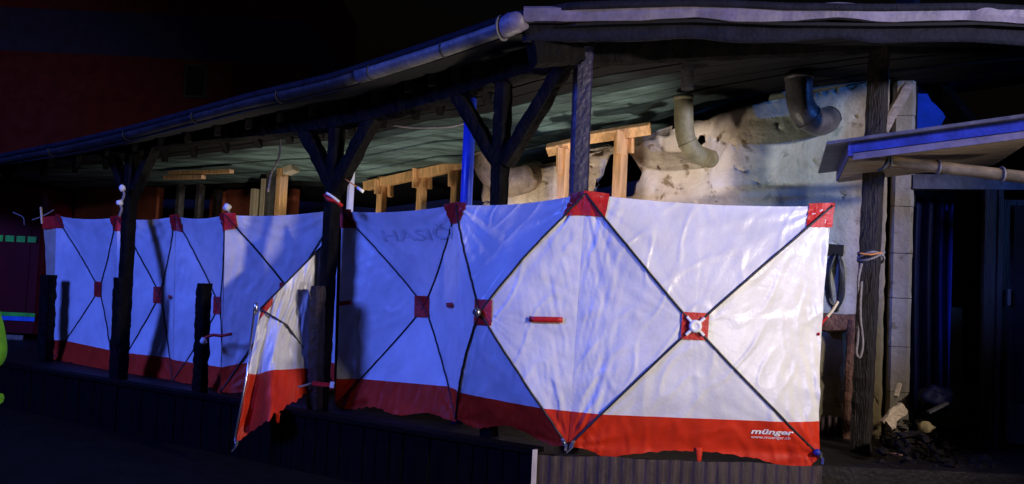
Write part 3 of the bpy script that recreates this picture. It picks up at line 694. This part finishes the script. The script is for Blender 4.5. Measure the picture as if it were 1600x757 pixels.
# loose end panel swung out in front of the low wall
T_, Hh, BLc, BM_, RB = at(512, 376, 8.32), at(406, 484, 7.93), at(369, 694, 7.60), at(452, 632, 7.74), at(500, 604, 8.30)
loose = empty('folding_screen', V((BLc.x, BLc.y, BLc.z)), 'loose half folded white and red panel swung out beside the charred post', 'privacy screen', 'white privacy screens with red hems')
lcurve = smoothline([Hh, at(396, 540, 7.86), at(384, 606, 7.75), BLc], 6); rcurve = smoothline([T_, at(508, 440, 8.33), at(506, 520, 8.33), RB], 6)
ln = (T_-Hh).cross(BLc-Hh).normalized(); ln = ln if ln.y < 0 else -ln
def loosep(a, b, off=0):
    q = lerp(pl(lcurve, b), pl(rcurve, b), a)
    # bottom edge lifts in the middle, the cloth folds near the swung edge
    bmid = BM_ - lerp(BLc, RB, 0.55); q = q + bmid*(4*a*(1-a))*0.9*b**2.5
    fold = 0.17*math.exp(-((a-0.30)/0.12)**2)*b**1.3 - 0.15*math.exp(-((a-0.12)/0.08)**2)*b**1.2
    w = fold + 0.03*noise.noise(V((a*6, b*3, 4))) + 0.024*noise.noise(V((a*13+b*5, b*7, 9))) + 0.010*noise.noise(V((a*30, b*9, 2)))
    return q + ln*(w*0.8+off)
bd = lambda a: 0.56 + 0.34*a**0.8
lf = MB().grid(lambda u, v: loosep(u, bd(u)*v), 70, 60).build('panel', 'white_fabric', loose)
MB().grid(lambda u, v: loosep(u, bd(u)+(1.0-bd(u)+0.03*noise.noise(V((u*18, 0, 1))))*v, 0.003), 70, 26).build('skirt', 'red_fabric', lf)
MB().tube([T_+ln*0.015, lerp(T_, Hh, 0.5)+ln*0.03, Hh+ln*0.02], 0.009, 7).build('pole', 'black_pole', lf)
MB().tube([Hh+ln*0.02, loosep(0.45, 0.42, 0.03), loosep(0.9, 0.86, 0.02)], 0.009, 7).build('pole', 'black_pole', lf)
MB().tube([at(398, 480, 7.90)+Z*0.01, at(386, 585, 7.76), at(366, 690, 7.58)], 0.010, 8).build('pole', 'steel', lf)
MB().tube([at(400, 474, 7.89), at(400, 484, 7.91), at(399, 492, 7.91)], [0.016, 0.024, 0.014], 10).build('hub_cap', 'steel', lf)
MB().grid(lambda u, v: loosep(0.03+0.16*u, 0.0+0.115*v*(1-u*0.25), 0.006), 6, 6).build('hub_patch', 'red_patch', lf)
clip(lf, BLc+ln*0.02, (-0.3, 0, -1))
tg = MB().grid(lambda u, v: at(430+8*u-3*v*u, 646+16*v, 7.70) + V((0, 0.02*v, 0)), 3, 4); solidify(tg.build('torn_scrap', 'red_fabric', loose), 0.003)

# ------------------------------------------------------------------ stub posts of the burnt railing and ties
def stub(px, pt, pb, Y, w, label, m='charred_wood', px_b=None):
    t = at(px, pt, Y); b = at(px_b or px-8, pb, Y); b = V((b.x, b.y, DECK))
    return MB().rough(b, t, w, w, up=EU, seg=40, amp=0.014, k=4, freq=12, round_=0.4).build('railing_post', m, label=label, cat='post', group='burnt railing stubs')
stub(319, 443, 600, 8.95, 0.125, 'short black railing stub standing alone before the far screen panels', px_b=313)
stub(192, 434, 590, 9.75, 0.16, 'short charred railing stub leaning on the far tall post', px_b=185)
stub(497, 447, 600, 8.02, 0.115, 'short burnt railing stub with a brown worn face beside the tall post', 'brown_wood', px_b=494)
stub(76, 430, 530, 11.3, 0.16, 'farthest dark railing stub at the end of the screens', px_b=73)
def strap(pts, r, m, label, name='tie_strap', cat='strap'):
    return MB().tube(smoothline(pts, 5), r, 6).build(name, m, label=label, cat=cat)
ts_ = empty('tie_strap', at(505, 600, 7.95), 'red strap with white end tied round the base of the left post', 'strap')
MB().bar(at(488, 599, 7.93), at(516, 602, 7.93), 0.035, 0.012, up=V((0, 1, 0))).build('webbing', 'red_patch', ts_); MB().bar(at(516, 601, 7.92), at(522, 602, 7.92), 0.05, 0.03, up=V((0, 1, 0))).build('buckle', 'white_plastic', ts_)
MB().tube([at(459, 607, 7.9), at(475, 603, 7.92), at(488, 599, 7.94)], 0.010, 6).build('tail', 'rope', ts_)
strap([at(316, 530, 8.8), at(332, 524, 8.8), at(345, 525, 8.8), at(362, 522, 8.8)], 0.016, 'red_patch', 'red strap knotted around the lone railing stub')
MB().blob(at(318, 533, 8.78), 0.035, 2, amp=0.3, sub=2).build('plastic_ball', 'white_plastic', label='white plastic knob beside the red strap on the railing stub', cat='knob')
for px, py, Y, r, lb in ((191, 294, 9.75, 0.038, 'pale blue white ball tied beside the far tall post'), (187, 317, 9.7, 0.036, 'small white knotted cloth below the pale ball'), (355, 324, 9.0, 0.038, 'round white toggle on top of the far screen corner')):
    t_ = empty('tie_toggle', at(px, py, Y)-Z*r, lb, 'toggle', 'white toggles on the screens')
    MB().blob(at(px, py, Y), r, px, amp=0.5, sub=2).build('ball', 'white_plastic', t_)
    MB().tube(smoothline([at(px, py+2, Y), at(px+3, py+10, Y), at(px-1, py+22, Y)], 4), 0.014, 6).build('cord', 'rope', t_)
strap([at(508, 305, 8.0), at(514, 312, 7.95), at(524, 314, 7.95), at(534, 322, 8.0)], 0.020, 'red_patch', 'crumpled red tie at the top of the left post')
strap([at(510, 302, 7.95), at(520, 308, 7.93), at(530, 316, 7.95)], 0.013, 'white_plastic', 'white twisted tape over the red tie on the left post')
sk = empty('cable_end', at(566, 298, 8.1), 'thin reddish cable with a white plug end beside the white board', 'cable')
MB().tube([at(536, 278, 8.1), at(560, 294, 8.1)], 0.006, 6).build('wire', 'orange_cord', sk); MB().tube([at(558, 293, 8.1), at(568, 300, 8.1)], [0.012, 0.016], 8).build('plug', 'white_plastic', sk)

# ================================================================== RIGHT SIDE: rope, hose, canopy, doorway
rope = []
pc = at(1361, 400, 7.2); 
for i in range(60):
    a = i/59*2*math.pi*2.5; rope.append(pc + V((math.cos(a)*0.098, math.sin(a)*0.095, 0.04*math.sin(a*1.3)-0.02*i/59)))
MB().tube(rope, 0.010, 6).build('rope_coil', 'rope', label='grey rope wound round the brown post', cat='rope')
MB().tube(smoothline([at(1346, 412, 7.08), at(1341, 440, 7.07), at(1343, 480, 7.07), at(1340, 530, 7.07), at(1338, 552, 7.07), at(1344, 558, 7.06), at(1348, 535, 7.06), at(1344, 490, 7.05), at(1346, 440, 7.06)], 6), 0.011, 6).build('rope_loop', 'rope', label='long hanging rope loop beside the brown post', cat='rope')
MB().tube(smoothline([at(1343, 396, 7.08), at(1360, 398, 7.07), at(1378, 395, 7.08)], 4), 0.008, 6).build('orange_cord', 'orange_cord', label='orange cord tied across the brown post', cat='cord')
hs = empty('hose', wp(1304, 440)-WEV*0.1, 'dark green hose looped on a black wall bracket', 'hose')
MB().bar(wp(1292, 391)-WEV*0.07, wp(1317, 393)-WEV*0.07, 0.10, 0.10).build('bracket', 'black_rubber', hs)
for k in range(3):
    MB().tube(smoothline([wp(1298+k*3, 398)-WEV*(0.08+k*.02), wp(1290+k*2, 430)-WEV*(0.1+k*.02), wp(1294+k*2, 468)-WEV*0.1, wp(1306, 480+k*3)-WEV*0.1, wp(1316-k*3, 462)-WEV*0.1, wp(1316-k*2, 425)-WEV*(0.1+k*.02), wp(1311-k, 398)-WEV*(0.08+k*.02)], 6), 0.016, 7).build('loop', 'black_rubber', hs)
# burnt shutter frame low on the wall
fr = empty('shutter_frame', V((wp(1315, 600).x, wp(1315, 600).y, DECK))-WEV*0.2, 'burnt purple brown frame standing between the screen and the post', 'frame')
o_ = -WEV*0.22
MB().rough(wp(1282, 503)+o_, wp(1344, 503)+o_, 0.10, 0.15, seg=16, amp=0.016, k=3).build('rail', 'rusty', fr)
a = wp(1330, 500)+o_; b = wp(1322, 690)+o_; b.z = DECK; MB().rough(b, a, 0.13, 0.09, up=WEU, seg=30, amp=0.012, k=3).build('stile', 'rusty', fr)
a = wp(1340, 510)+o_*1.2; b = wp(1336, 690)+o_*1.2; b.z = DECK; MB().rough(b, a, 0.045, 0.05, up=WEU, seg=20, amp=0.006, k=2).build('stile', 'rusty', fr)
def tin(u, v):
    p = lerp(wp(1280, 684)+o_, wp(1326, 684)+o_, u); return V((p.x, p.y, 0)) - WEV*(0.02*math.sin(u*28)) + Z*(DECK+0.01+0.17*v+0.02*noise.noise(V((u*9, v, 0))))
solidify(MB().grid(tin, 60, 3).build('tin_sheet', 'brown_sheet', fr), 0.004)
bp_ = MB(); a = wp(1300, 600)-WEV*0.05; bp_.box((a.x, a.y, DECK+0.42), (0.5, 0.03, 0.80), (WEU, WEV, Z)); bp_.build('back_panel', 'charred_wood', fr)

# small canopy over the doorway
can = empty('door_canopy', at(1480, 235, 6.7), 'small flat canopy with blue fascia and brass coloured gutter over the doorway', 'canopy')
cA, cB = at(1292, 226, 6.35), at(1640, 178, 5.55)
back_ = V((0.30, 1.0, 0)).normalized()
def slab(p0, p1, depth, th, z0, name, m):
    d = back_*depth
    vs = [p0, p1, p1+d, p0+d]; vs = [V((q.x, q.y, q.z+z0)) for q in vs] + [V((q.x, q.y, q.z+z0+th)) for q in vs]
    return MB().add(vs, [(3, 2, 1, 0), (4, 5, 6, 7), (0, 1, 5, 4), (1, 2, 6, 5), (2, 3, 7, 6), (3, 0, 4, 7)]).build(name, m, can)
slab(cA, cB, 1.5, 0.022, 0.0, 'roof_sheet', 'zinc_grey')
dn = (cB-cA).normalized()
fA, fB = cA+dn*0.17+back_*0.06, cB+back_*0.06
def vboard(p0, p1, z0, z1, th, name, m, parent=can):
    d = back_*th; vs = [p0+Z*z0, p1+Z*z0, p1+Z*z1, p0+Z*z1]; vs = vs + [q+d for q in vs]
    return MB().add(vs, [(0, 1, 2, 3), (7, 6, 5, 4), (0, 4, 5, 1), (1, 5, 6, 2), (2, 6, 7, 3), (3, 7, 4, 0)]).build(name, m, parent)
vboard(fA, fB, -0.075, -0.004, 0.03, 'fascia', 'blue_paint')
vboard(fA+dn*0.02+back_*0.012, fB+back_*0.012, -0.125, -0.079, 0.03, 'lower_fascia', 'flashing')
ebk = fA + back_*0.035
for i in range(7):
    q0 = fA + back_*(0.05+i*0.2); q1 = fB + back_*(0.05+i*0.2)
    vs = [q0, q1, q1+back_*0.19, q0+back_*0.19]; vs = [q+Z*(-0.10) for q in vs] + [q+Z*(-0.08) for q in vs]
    MB().add(vs, [(3, 2, 1, 0), (4, 5, 6, 7), (0, 1, 5, 4), (1, 2, 6, 5), (2, 3, 7, 6), (3, 0, 4, 7)]).build('soffit_board', 'soffit_wood', can)
# end trim of the canopy
MB().bar(fA+Z*(-0.045), fA+back_*1.4+Z*(-0.045), 0.03, 0.10).build('end_board', 'blue_paint', can)
gA, gB = at(1384, 252, 6.35), at(1640, 282, 5.9)
gp = [lerp(gA, gB, i/12)+V((0, 0, 0.004*noise.noise(V((i, 0, 0))))) for i in range(13)]
g_ = MB().tube(gp, 0.042, 14).build('gutter', 'gold_zinc', can)
for t in (0.02, 0.33, 0.72):
    c = lerp(gA, gB, t); ring = [c + (V((0, 1, 0))*math.cos(a) + Z*math.sin(a))*0.05 for a in [i*2*math.pi/14 for i in range(12)]]
    MB().tube(ring, 0.008, 5).build('gutter_bracket', 'zinc_grey', can)
MB().tube(smoothline([at(1386, 226, 6.33), at(1389, 244, 6.30), at(1382, 262, 6.30), at(1372, 268, 6.32)], 5), 0.014, 7).build('hook', 'black_rubber', can)

# doorway: lintel, frame, dark room, blue sheet, glazed leaf
ent = empty('doorway', V((wp(1480, 680).x, wp(1480, 680).y, DECK)), 'dark open doorway with brown frame to the right of the block pier', 'doorway')
dL, dR = wp(1427, 400), wp(1545, 400)
MB().box((lerp(wp(1425, 285), wp(1640, 285), .5).x, lerp(wp(1425, 285), wp(1640, 285), .5).y, wp(1500, 286).z), ((wp(1640, 285)-wp(1425, 285)).length, 0.14, 0.13), (WEU, WEV, Z)).build('lintel', 'zinc_grey', ent)
for px, w in ((1546, 0.10), (1562, 0.05)):
    a = wp(px, 292); MB().box((a.x, a.y, (DECK+a.z)/2), (w, 0.12, a.z-DECK), (WEU, WEV, Z), 0.01).build('frame', 'brown_wood', ent)
a, b = wp(1566, 400)+WEV*0.04, wp(1680, 400)+WEV*0.04
dl = MB().box(((a.x+b.x)/2, (a.y+b.y)/2, 1.55), ((b-a).length, 0.045, 2.1), (WEU, WEV, Z)).build('door_leaf', 'brown_wood', ent)
MB().box(((a.x+b.x)/2, (a.y+b.y)/2-0.03, 1.70), ((b-a).length-0.16, 0.03, 1.7), (WEU, WEV, Z)).build('glass', 'glass_dark', dl)
MB().box((wp(1573, 465).x, wp(1573, 465).y-0.03, wp(1573, 465).z), (0.025, 0.05, 0.14), (WEU, WEV, Z)).build('handle', 'steel', dl)
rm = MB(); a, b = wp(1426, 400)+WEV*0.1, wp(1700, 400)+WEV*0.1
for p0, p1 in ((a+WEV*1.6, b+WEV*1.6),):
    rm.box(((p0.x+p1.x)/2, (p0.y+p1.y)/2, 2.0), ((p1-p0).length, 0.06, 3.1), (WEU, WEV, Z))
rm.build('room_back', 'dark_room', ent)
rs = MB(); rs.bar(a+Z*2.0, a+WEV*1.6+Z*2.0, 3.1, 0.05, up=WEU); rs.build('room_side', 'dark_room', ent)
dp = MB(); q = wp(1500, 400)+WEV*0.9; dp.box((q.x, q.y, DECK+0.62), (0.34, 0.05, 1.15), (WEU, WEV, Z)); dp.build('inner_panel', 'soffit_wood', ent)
bs = MB().grid(lambda u, v: lerp(wp(1426, 300), wp(1500, 300), u)*1 + WEV*(0.35+0.04*math.sin(u*22+0.6*math.sin(v*5))) + Z*0 + V((0, 0, -1.0))*0 + V((0, 0, (DECK+0.25 - lerp(wp(1426, 300), wp(1500, 300), u).z)*v)), 40, 14)
solidify(bs.build('blue_curtain', 'curtain_blue', label='blue plastic curtain hanging just inside the dark doorway', cat='curtain'), 0.006)
# boards visible above the canopy, the blue light put into their colour
tb = empty('blue_board', at(1465, 170, 8.9), 'board coloured as if lit blue, showing under the roof above the canopy', 'board')
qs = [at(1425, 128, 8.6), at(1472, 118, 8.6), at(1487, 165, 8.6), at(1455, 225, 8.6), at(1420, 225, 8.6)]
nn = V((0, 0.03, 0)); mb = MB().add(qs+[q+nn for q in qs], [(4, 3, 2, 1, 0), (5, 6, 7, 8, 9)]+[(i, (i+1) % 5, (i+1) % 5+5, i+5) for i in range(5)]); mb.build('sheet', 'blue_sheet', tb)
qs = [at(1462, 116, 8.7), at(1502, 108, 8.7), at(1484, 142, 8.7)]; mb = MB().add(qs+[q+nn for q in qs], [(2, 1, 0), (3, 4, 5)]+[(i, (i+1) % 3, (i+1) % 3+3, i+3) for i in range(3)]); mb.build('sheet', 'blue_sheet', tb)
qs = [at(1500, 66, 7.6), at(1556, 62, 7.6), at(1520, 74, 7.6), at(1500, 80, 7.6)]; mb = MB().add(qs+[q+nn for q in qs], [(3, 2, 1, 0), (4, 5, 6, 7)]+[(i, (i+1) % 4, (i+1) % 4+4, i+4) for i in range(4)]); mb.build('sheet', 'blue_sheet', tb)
MB().rough(at(1378, 205, 8.0), at(1420, 132, 8.0), 0.10, 0.10, seg=14, amp=0.015, k=3).build('leaning_batten', 'soffit_wood', label='grey batten leaning against the pier above the canopy', cat='batten')
MB().rough(at(1448, 118, 8.2), at(1520, 205, 7.8), 0.18, 0.16, seg=18, amp=0.02, k=3).build('fallen_rafter', 'charred_wood', label='black fallen rafter crossing the blue board', cat='rafter')

# debris in the doorway
db = MB()
for i in range(700):
    px, py = random.uniform(1374, 1560), random.uniform(640, 725); h = max(0, 0.30-abs(px-1420)/260)*random.random()
    p = onz(px, py+6, DECK); p.z = DECK + h*0.9; s_ = random.uniform(0.006, 0.055)*random.uniform(0.5, 1)
    db.blob(p, s_, i*1.3, (random.uniform(.6, 1.6), random.uniform(.6, 1.6), random.uniform(.3, 1.0)), 0.6)
db.build('rubble', 'rubble', kind='stuff', label='dark charred rubble heaped in the doorway', cat='rubble')
MB().rough(at(1386, 664, 7.3), at(1409, 636, 7.42), 0.10, 0.045, up=V((0, 1, 0)), seg=10, amp=0.03, freq=12, k=4, round_=0.25).build('broken_slab', 'pale_debris', label='pale broken chunk leaning on the rubble in the doorway', cat='debris')
MB().blob(at(1446, 667, 7.3), 0.07, 8, (1.0, 0.6, 0.7), 0.5, 2).build('foam_lump', 'tan_debris', label='tan lump lying on the rubble right of the pale chunk', cat='debris')
MB().blob(at(1460, 622, 7.8), 0.12, 11, (1.1, 0.7, 0.8), 0.6, 3).build('blue_bag', 'bag_blue', label='crumpled blue bag on top of the rubble', cat='bag')
for a, b, m, lb in (((1400, 620), (1406, 600), 'pale_debris', 'thin pale splinter sticking up from the rubble'), ((1378, 660), (1398, 636), 'soffit_wood', 'broken batten leaning at the foot of the pier'), ((1450, 645), (1480, 630), 'zinc_grey', 'thin grey strip lying across the rubble')):
    MB().bar(at(*a, 7.3), at(*b, 7.4), 0.03, 0.02).build('splinter', m, label=lb, cat='debris')
MB().tube(smoothline([at(1366, 700, 7.0), at(1385, 706, 6.9), at(1410, 712, 6.85)], 5), 0.008, 6).build('red_cable', 'rusty', label='rusty cable lying on the terrace floor by the post', cat='cable')

# ================================================================== FAR LEFT: fire engine, person, apartment block
fe = empty('fire_engine', V((-9.2, 14.6, 0)), 'dark red fire engine with green and blue reflective stripes at the left edge', 'fire engine')
fx1 = at(66, 400, 14.5).x; fx0 = fx1-7.2; fy0, fy1 = 14.5, 17.0
def bx(x0, x1, y0, y1, z0, z1, nm, m, par=fe, bev=0.0):
    return MB().box(((x0+x1)/2, (y0+y1)/2, (z0+z1)/2), (x1-x0, y1-y0, z1-z0), None, bev).build(nm, m, par)
bd_ = bx(fx0+2.0, fx1, fy0, fy1, 0.55, 2.9, 'body', 'fire_red', bev=0.06); cb = bx(fx0, fx0+1.95, fy0+0.05, fy1-0.05, 0.5, 2.75, 'cab', 'fire_red', bev=0.15)
bx(fx0+0.5, fx0+1.6, fy0-0.005, fy0+0.06, 1.6, 2.4, 'window', 'glass_dark', cb)
bx(fx0+2.3, fx1-0.5, fy0+0.4, fy1-0.4, 2.9, 3.05, 'ladder_deck', 'zinc_grey')
zs1, zs2 = at(40, 374, 14.5).z, at(40, 495, 14.5).z
for k in range(4):
    w = (fx1-fx0-2.3)/4; x = fx0+2.15+k*w
    sh = bx(x+0.05, x+w-0.05, fy0-0.012, fy0+0.05, 0.85, 2.5, 'shutter', 'fire_red', bd_)
for i in range(9):
    x = fx1-0.10-i*0.18; bx(x-0.14, x, fy0-0.03, fy0-0.02, zs1-0.05+i*-0.002, zs1+0.045, 'reflective_mark', 'stripe_green')
bx(fx0+0.1, fx1-0.03, fy0-0.03, fy0-0.018, zs2, zs2+0.06, 'stripe', 'stripe_green'); bx(fx0+0.1, fx1-0.03, fy0-0.03, fy0-0.018, zs2-0.07, zs2-0.004, 'stripe', 'stripe_blue')
for x in (fx1-1.3, fx0+1.2):
    MB().tube([V((x, fy0-0.02, 0.5)), V((x, fy0+0.3, 0.5))], 0.5, 24).build('wheel', 'black_rubber', fe)
    MB().tube([V((x, fy0-0.04, 0.5)), V((x, fy0+0.0, 0.5))], 0.24, 16).build('wheel_rim', 'zinc_grey', fe)
for px in (30, 74):
    p = at(px, 547, 14.4); MB().blob(p, 0.05, 3, (1.4, 0.6, 0.7), 0.1, 2).build('marker_lamp', 'amber', fe)
bx(fx0+0.4, fx1-0.2, fy0-0.02, fy0+0.02, 0.45, 0.52, 'side_rail', 'gold_zinc')
# loose cords hanging over the engine end of the screens
for pts, lb in (([(20, 332), (36, 340), (38, 352)], 'pale cord loop hanging by the fire engine roof'), ([(50, 344), (62, 340), (78, 332), (84, 328)], 'blue white cord tied to the end of the far screen')):
    strap([at(x, y, 11.7) for x, y in pts], 0.007, 'rope', lb, 'cord', 'cord')
MB().bar(at(66, 350, 11.7), at(64, 324, 11.7), 0.03, 0.015).build('peg', 'pale_timber', label='small pale peg above the end of the far screen', cat='peg')

# person just outside the frame, the bent arm in view
def skin_body(name, verts, edges, radii, m, parent, sub=1):
    me = bpy.data.meshes.new(name); off = rootloc(parent) if parent else V((0, 0, 0))
    me.from_pydata([tuple(V(v)-off) for v in verts], edges, []); o = bpy.data.objects.new(name, me); COL.objects.link(o)
    if parent: o.parent = parent
    bm = bmesh.new(); bm.from_mesh(me); bm.verts.layers.skin.verify(); bm.to_mesh(me); bm.free()
    sv = o.modifiers.new('skin', 'SKIN')
    for i, r in enumerate(radii):
        d = me.skin_vertices[0].data[i]; d.radius = r if isinstance(r, tuple) else (r, r)
    me.skin_vertices[0].data[0].use_root = True
    sd = o.modifiers.new('smooth', 'SUBSURF'); sd.levels = sub+1; sd.render_levels = sub+1
    me.materials.append(MATS[m]); return o
ex = at(11, 560, 5.0)     # outermost point of the sleeve
px_ = ex.x - 0.37; py_ = 5.0
per = empty('person', V((px_, py_, 0)), 'person in a bright green jacket, only the bent elbow in the picture', 'person')
def bp2(x, y, z): return (px_+x, py_+y, z)
body_v = [bp2(0, 0, 0.95), bp2(0, 0, 1.15), bp2(0, 0, 1.38), bp2(0, -0.01, 1.50), bp2(0, -0.01, 1.60), bp2(0, -0.02, 1.72), bp2(0, -0.01, 1.80),
          bp2(0.19, 0, 1.44), bp2(0.30, 0.02, 1.08), bp2(0.13, -0.22, 1.02), bp2(0.06, -0.28, 1.02),
          bp2(-0.19, 0, 1.44), bp2(-0.30, 0.02, 1.08), bp2(-0.13, -0.22, 1.02), bp2(-0.06, -0.28, 1.02),
          bp2(0.10, 0, 0.88), bp2(0.11, -0.01, 0.48), bp2(0.12, 0.02, 0.10), bp2(0.13, -0.14, 0.05),
          bp2(-0.10, 0, 0.88), bp2(-0.11, -0.01, 0.48), bp2(-0.12, 0.02, 0.10), bp2(-0.13, -0.14, 0.05)]
be = [(0, 1), (1, 2), (2, 3), (3, 4), (4, 5), (5, 6), (2, 7), (7, 8), (8, 9), (9, 10), (2, 11), (11, 12), (12, 13), (13, 14), (0, 15), (15, 16), (16, 17), (17, 18), (0, 19), (19, 20), (20, 21), (21, 22)]
br = [(0.16, 0.11), (0.15, 0.11), (0.17, 0.11), (0.07, 0.07), 0.055, (0.085, 0.10), (0.06, 0.075), 0.06, 0.045, 0.035, 0.03, 0.06, 0.045, 0.035, 0.03, 0.085, 0.06, 0.045, 0.04, 0.085, 0.06, 0.045, 0.04]
skin_body('body', body_v, be, br, 'skin', per)
jk = [bp2(0, 0, 0.86), bp2(0, 0, 1.15), bp2(0, 0, 1.38), bp2(0, 0, 1.50), bp2(0.20, 0, 1.43), bp2(0.305, 0.02, 1.08), bp2(0.16, -0.19, 1.03), bp2(-0.20, 0, 1.43), bp2(-0.305, 0.02, 1.08), bp2(-0.16, -0.19, 1.03)]
skin_body('jacket', jk, [(0, 1), (1, 2), (2, 3), (2, 4), (4, 5), (5, 6), (2, 7), (7, 8), (8, 9)], [(0.20, 0.15), (0.19, 0.14), (0.20, 0.14), (0.09, 0.09), 0.085, 0.075, 0.06, 0.085, 0.075, 0.06], 'hi_vis', per)
tr = [bp2(0, 0, 0.92), bp2(0.11, 0, 0.82), bp2(0.115, -0.01, 0.48), bp2(0.12, 0.02, 0.10), bp2(-0.11, 0, 0.82), bp2(-0.115, -0.01, 0.48), bp2(-0.12, 0.02, 0.10)]
skin_body('trousers', tr, [(0, 1), (1, 2), (2, 3), (0, 4), (4, 5), (5, 6)], [(0.18, 0.13), 0.105, 0.085, 0.075, 0.105, 0.085, 0.075], 'dark_cloth', per)
MB().blob(V(bp2(0, 0.005, 1.80)), 0.115, 2, (0.9, 1.05, 0.9), 0.1, 2).build('hair', 'hair', per)
for sx in (1, -1):
    for k in range(4):
        q = V(bp2(sx*0.06, -0.28, 1.02)); a_ = V((-sx*0.03, -0.045, 0.024-0.016*k))
        MB().tube([q+V((0, 0, 0.024-0.016*k)), q+a_, q+a_*1.0+V((-sx*0.03, 0.01, -0.012))], [0.010, 0.009, 0.007], 7).build('finger', 'skin', per)
    q = V(bp2(sx*0.06, -0.27, 1.04)); MB().tube([q, q+V((-sx*0.01, -0.03, 0.03)), q+V((-sx*0.03, -0.05, 0.03))], [0.012, 0.010, 0.008], 7).build('thumb', 'skin', per)
MB().tube([V(bp2(0.335, 0.03, 0.87)), V(bp2(0.20, 0.05, 0.87))], 0.03, 8).build('glove', 'hi_vis', per)

# apartment block in the dark
ab = empty('apartment_block', at(200, 380, 34)*1, 'unlit reddish apartment block with dark bands in the night', 'building')
ab.location.z = 0
bxR = at(478, 100, 34).x; bxL = bxR-30
levels = [(0, 4.4, 'slab_grey'), (4.4, at(200, 165, 34).z, 'brick_red'), (at(200, 165, 34).z, at(200, 88, 34).z, 'brick_red'), (at(200, 88, 34).z, at(200, 20, 34).z, 'slab_grey'), (at(200, 20, 34).z, 14.5, 'brick_red')]
for i, (z0, z1, m) in enumerate(levels):
    bx(bxL, bxR-(0 if m == 'brick_red' else 0.0), 34+(0.02 if m == 'slab_grey' else 0), 44, z0+0.004, z1, 'storey', m, ab)
def win(px0, px1, py0, py1):
    a, b = at(px0, py1, 33.9), at(px1, py0, 33.9)
    w = bx(a.x, b.x, 33.90, 34.02, a.z, b.z, 'window', 'frame_pale', ab); bx(a.x+0.09, b.x-0.09, 33.88, 33.93, a.z+0.09, b.z-0.09, 'pane', 'glass_dark', w)
win(286, 324, 102, 152);
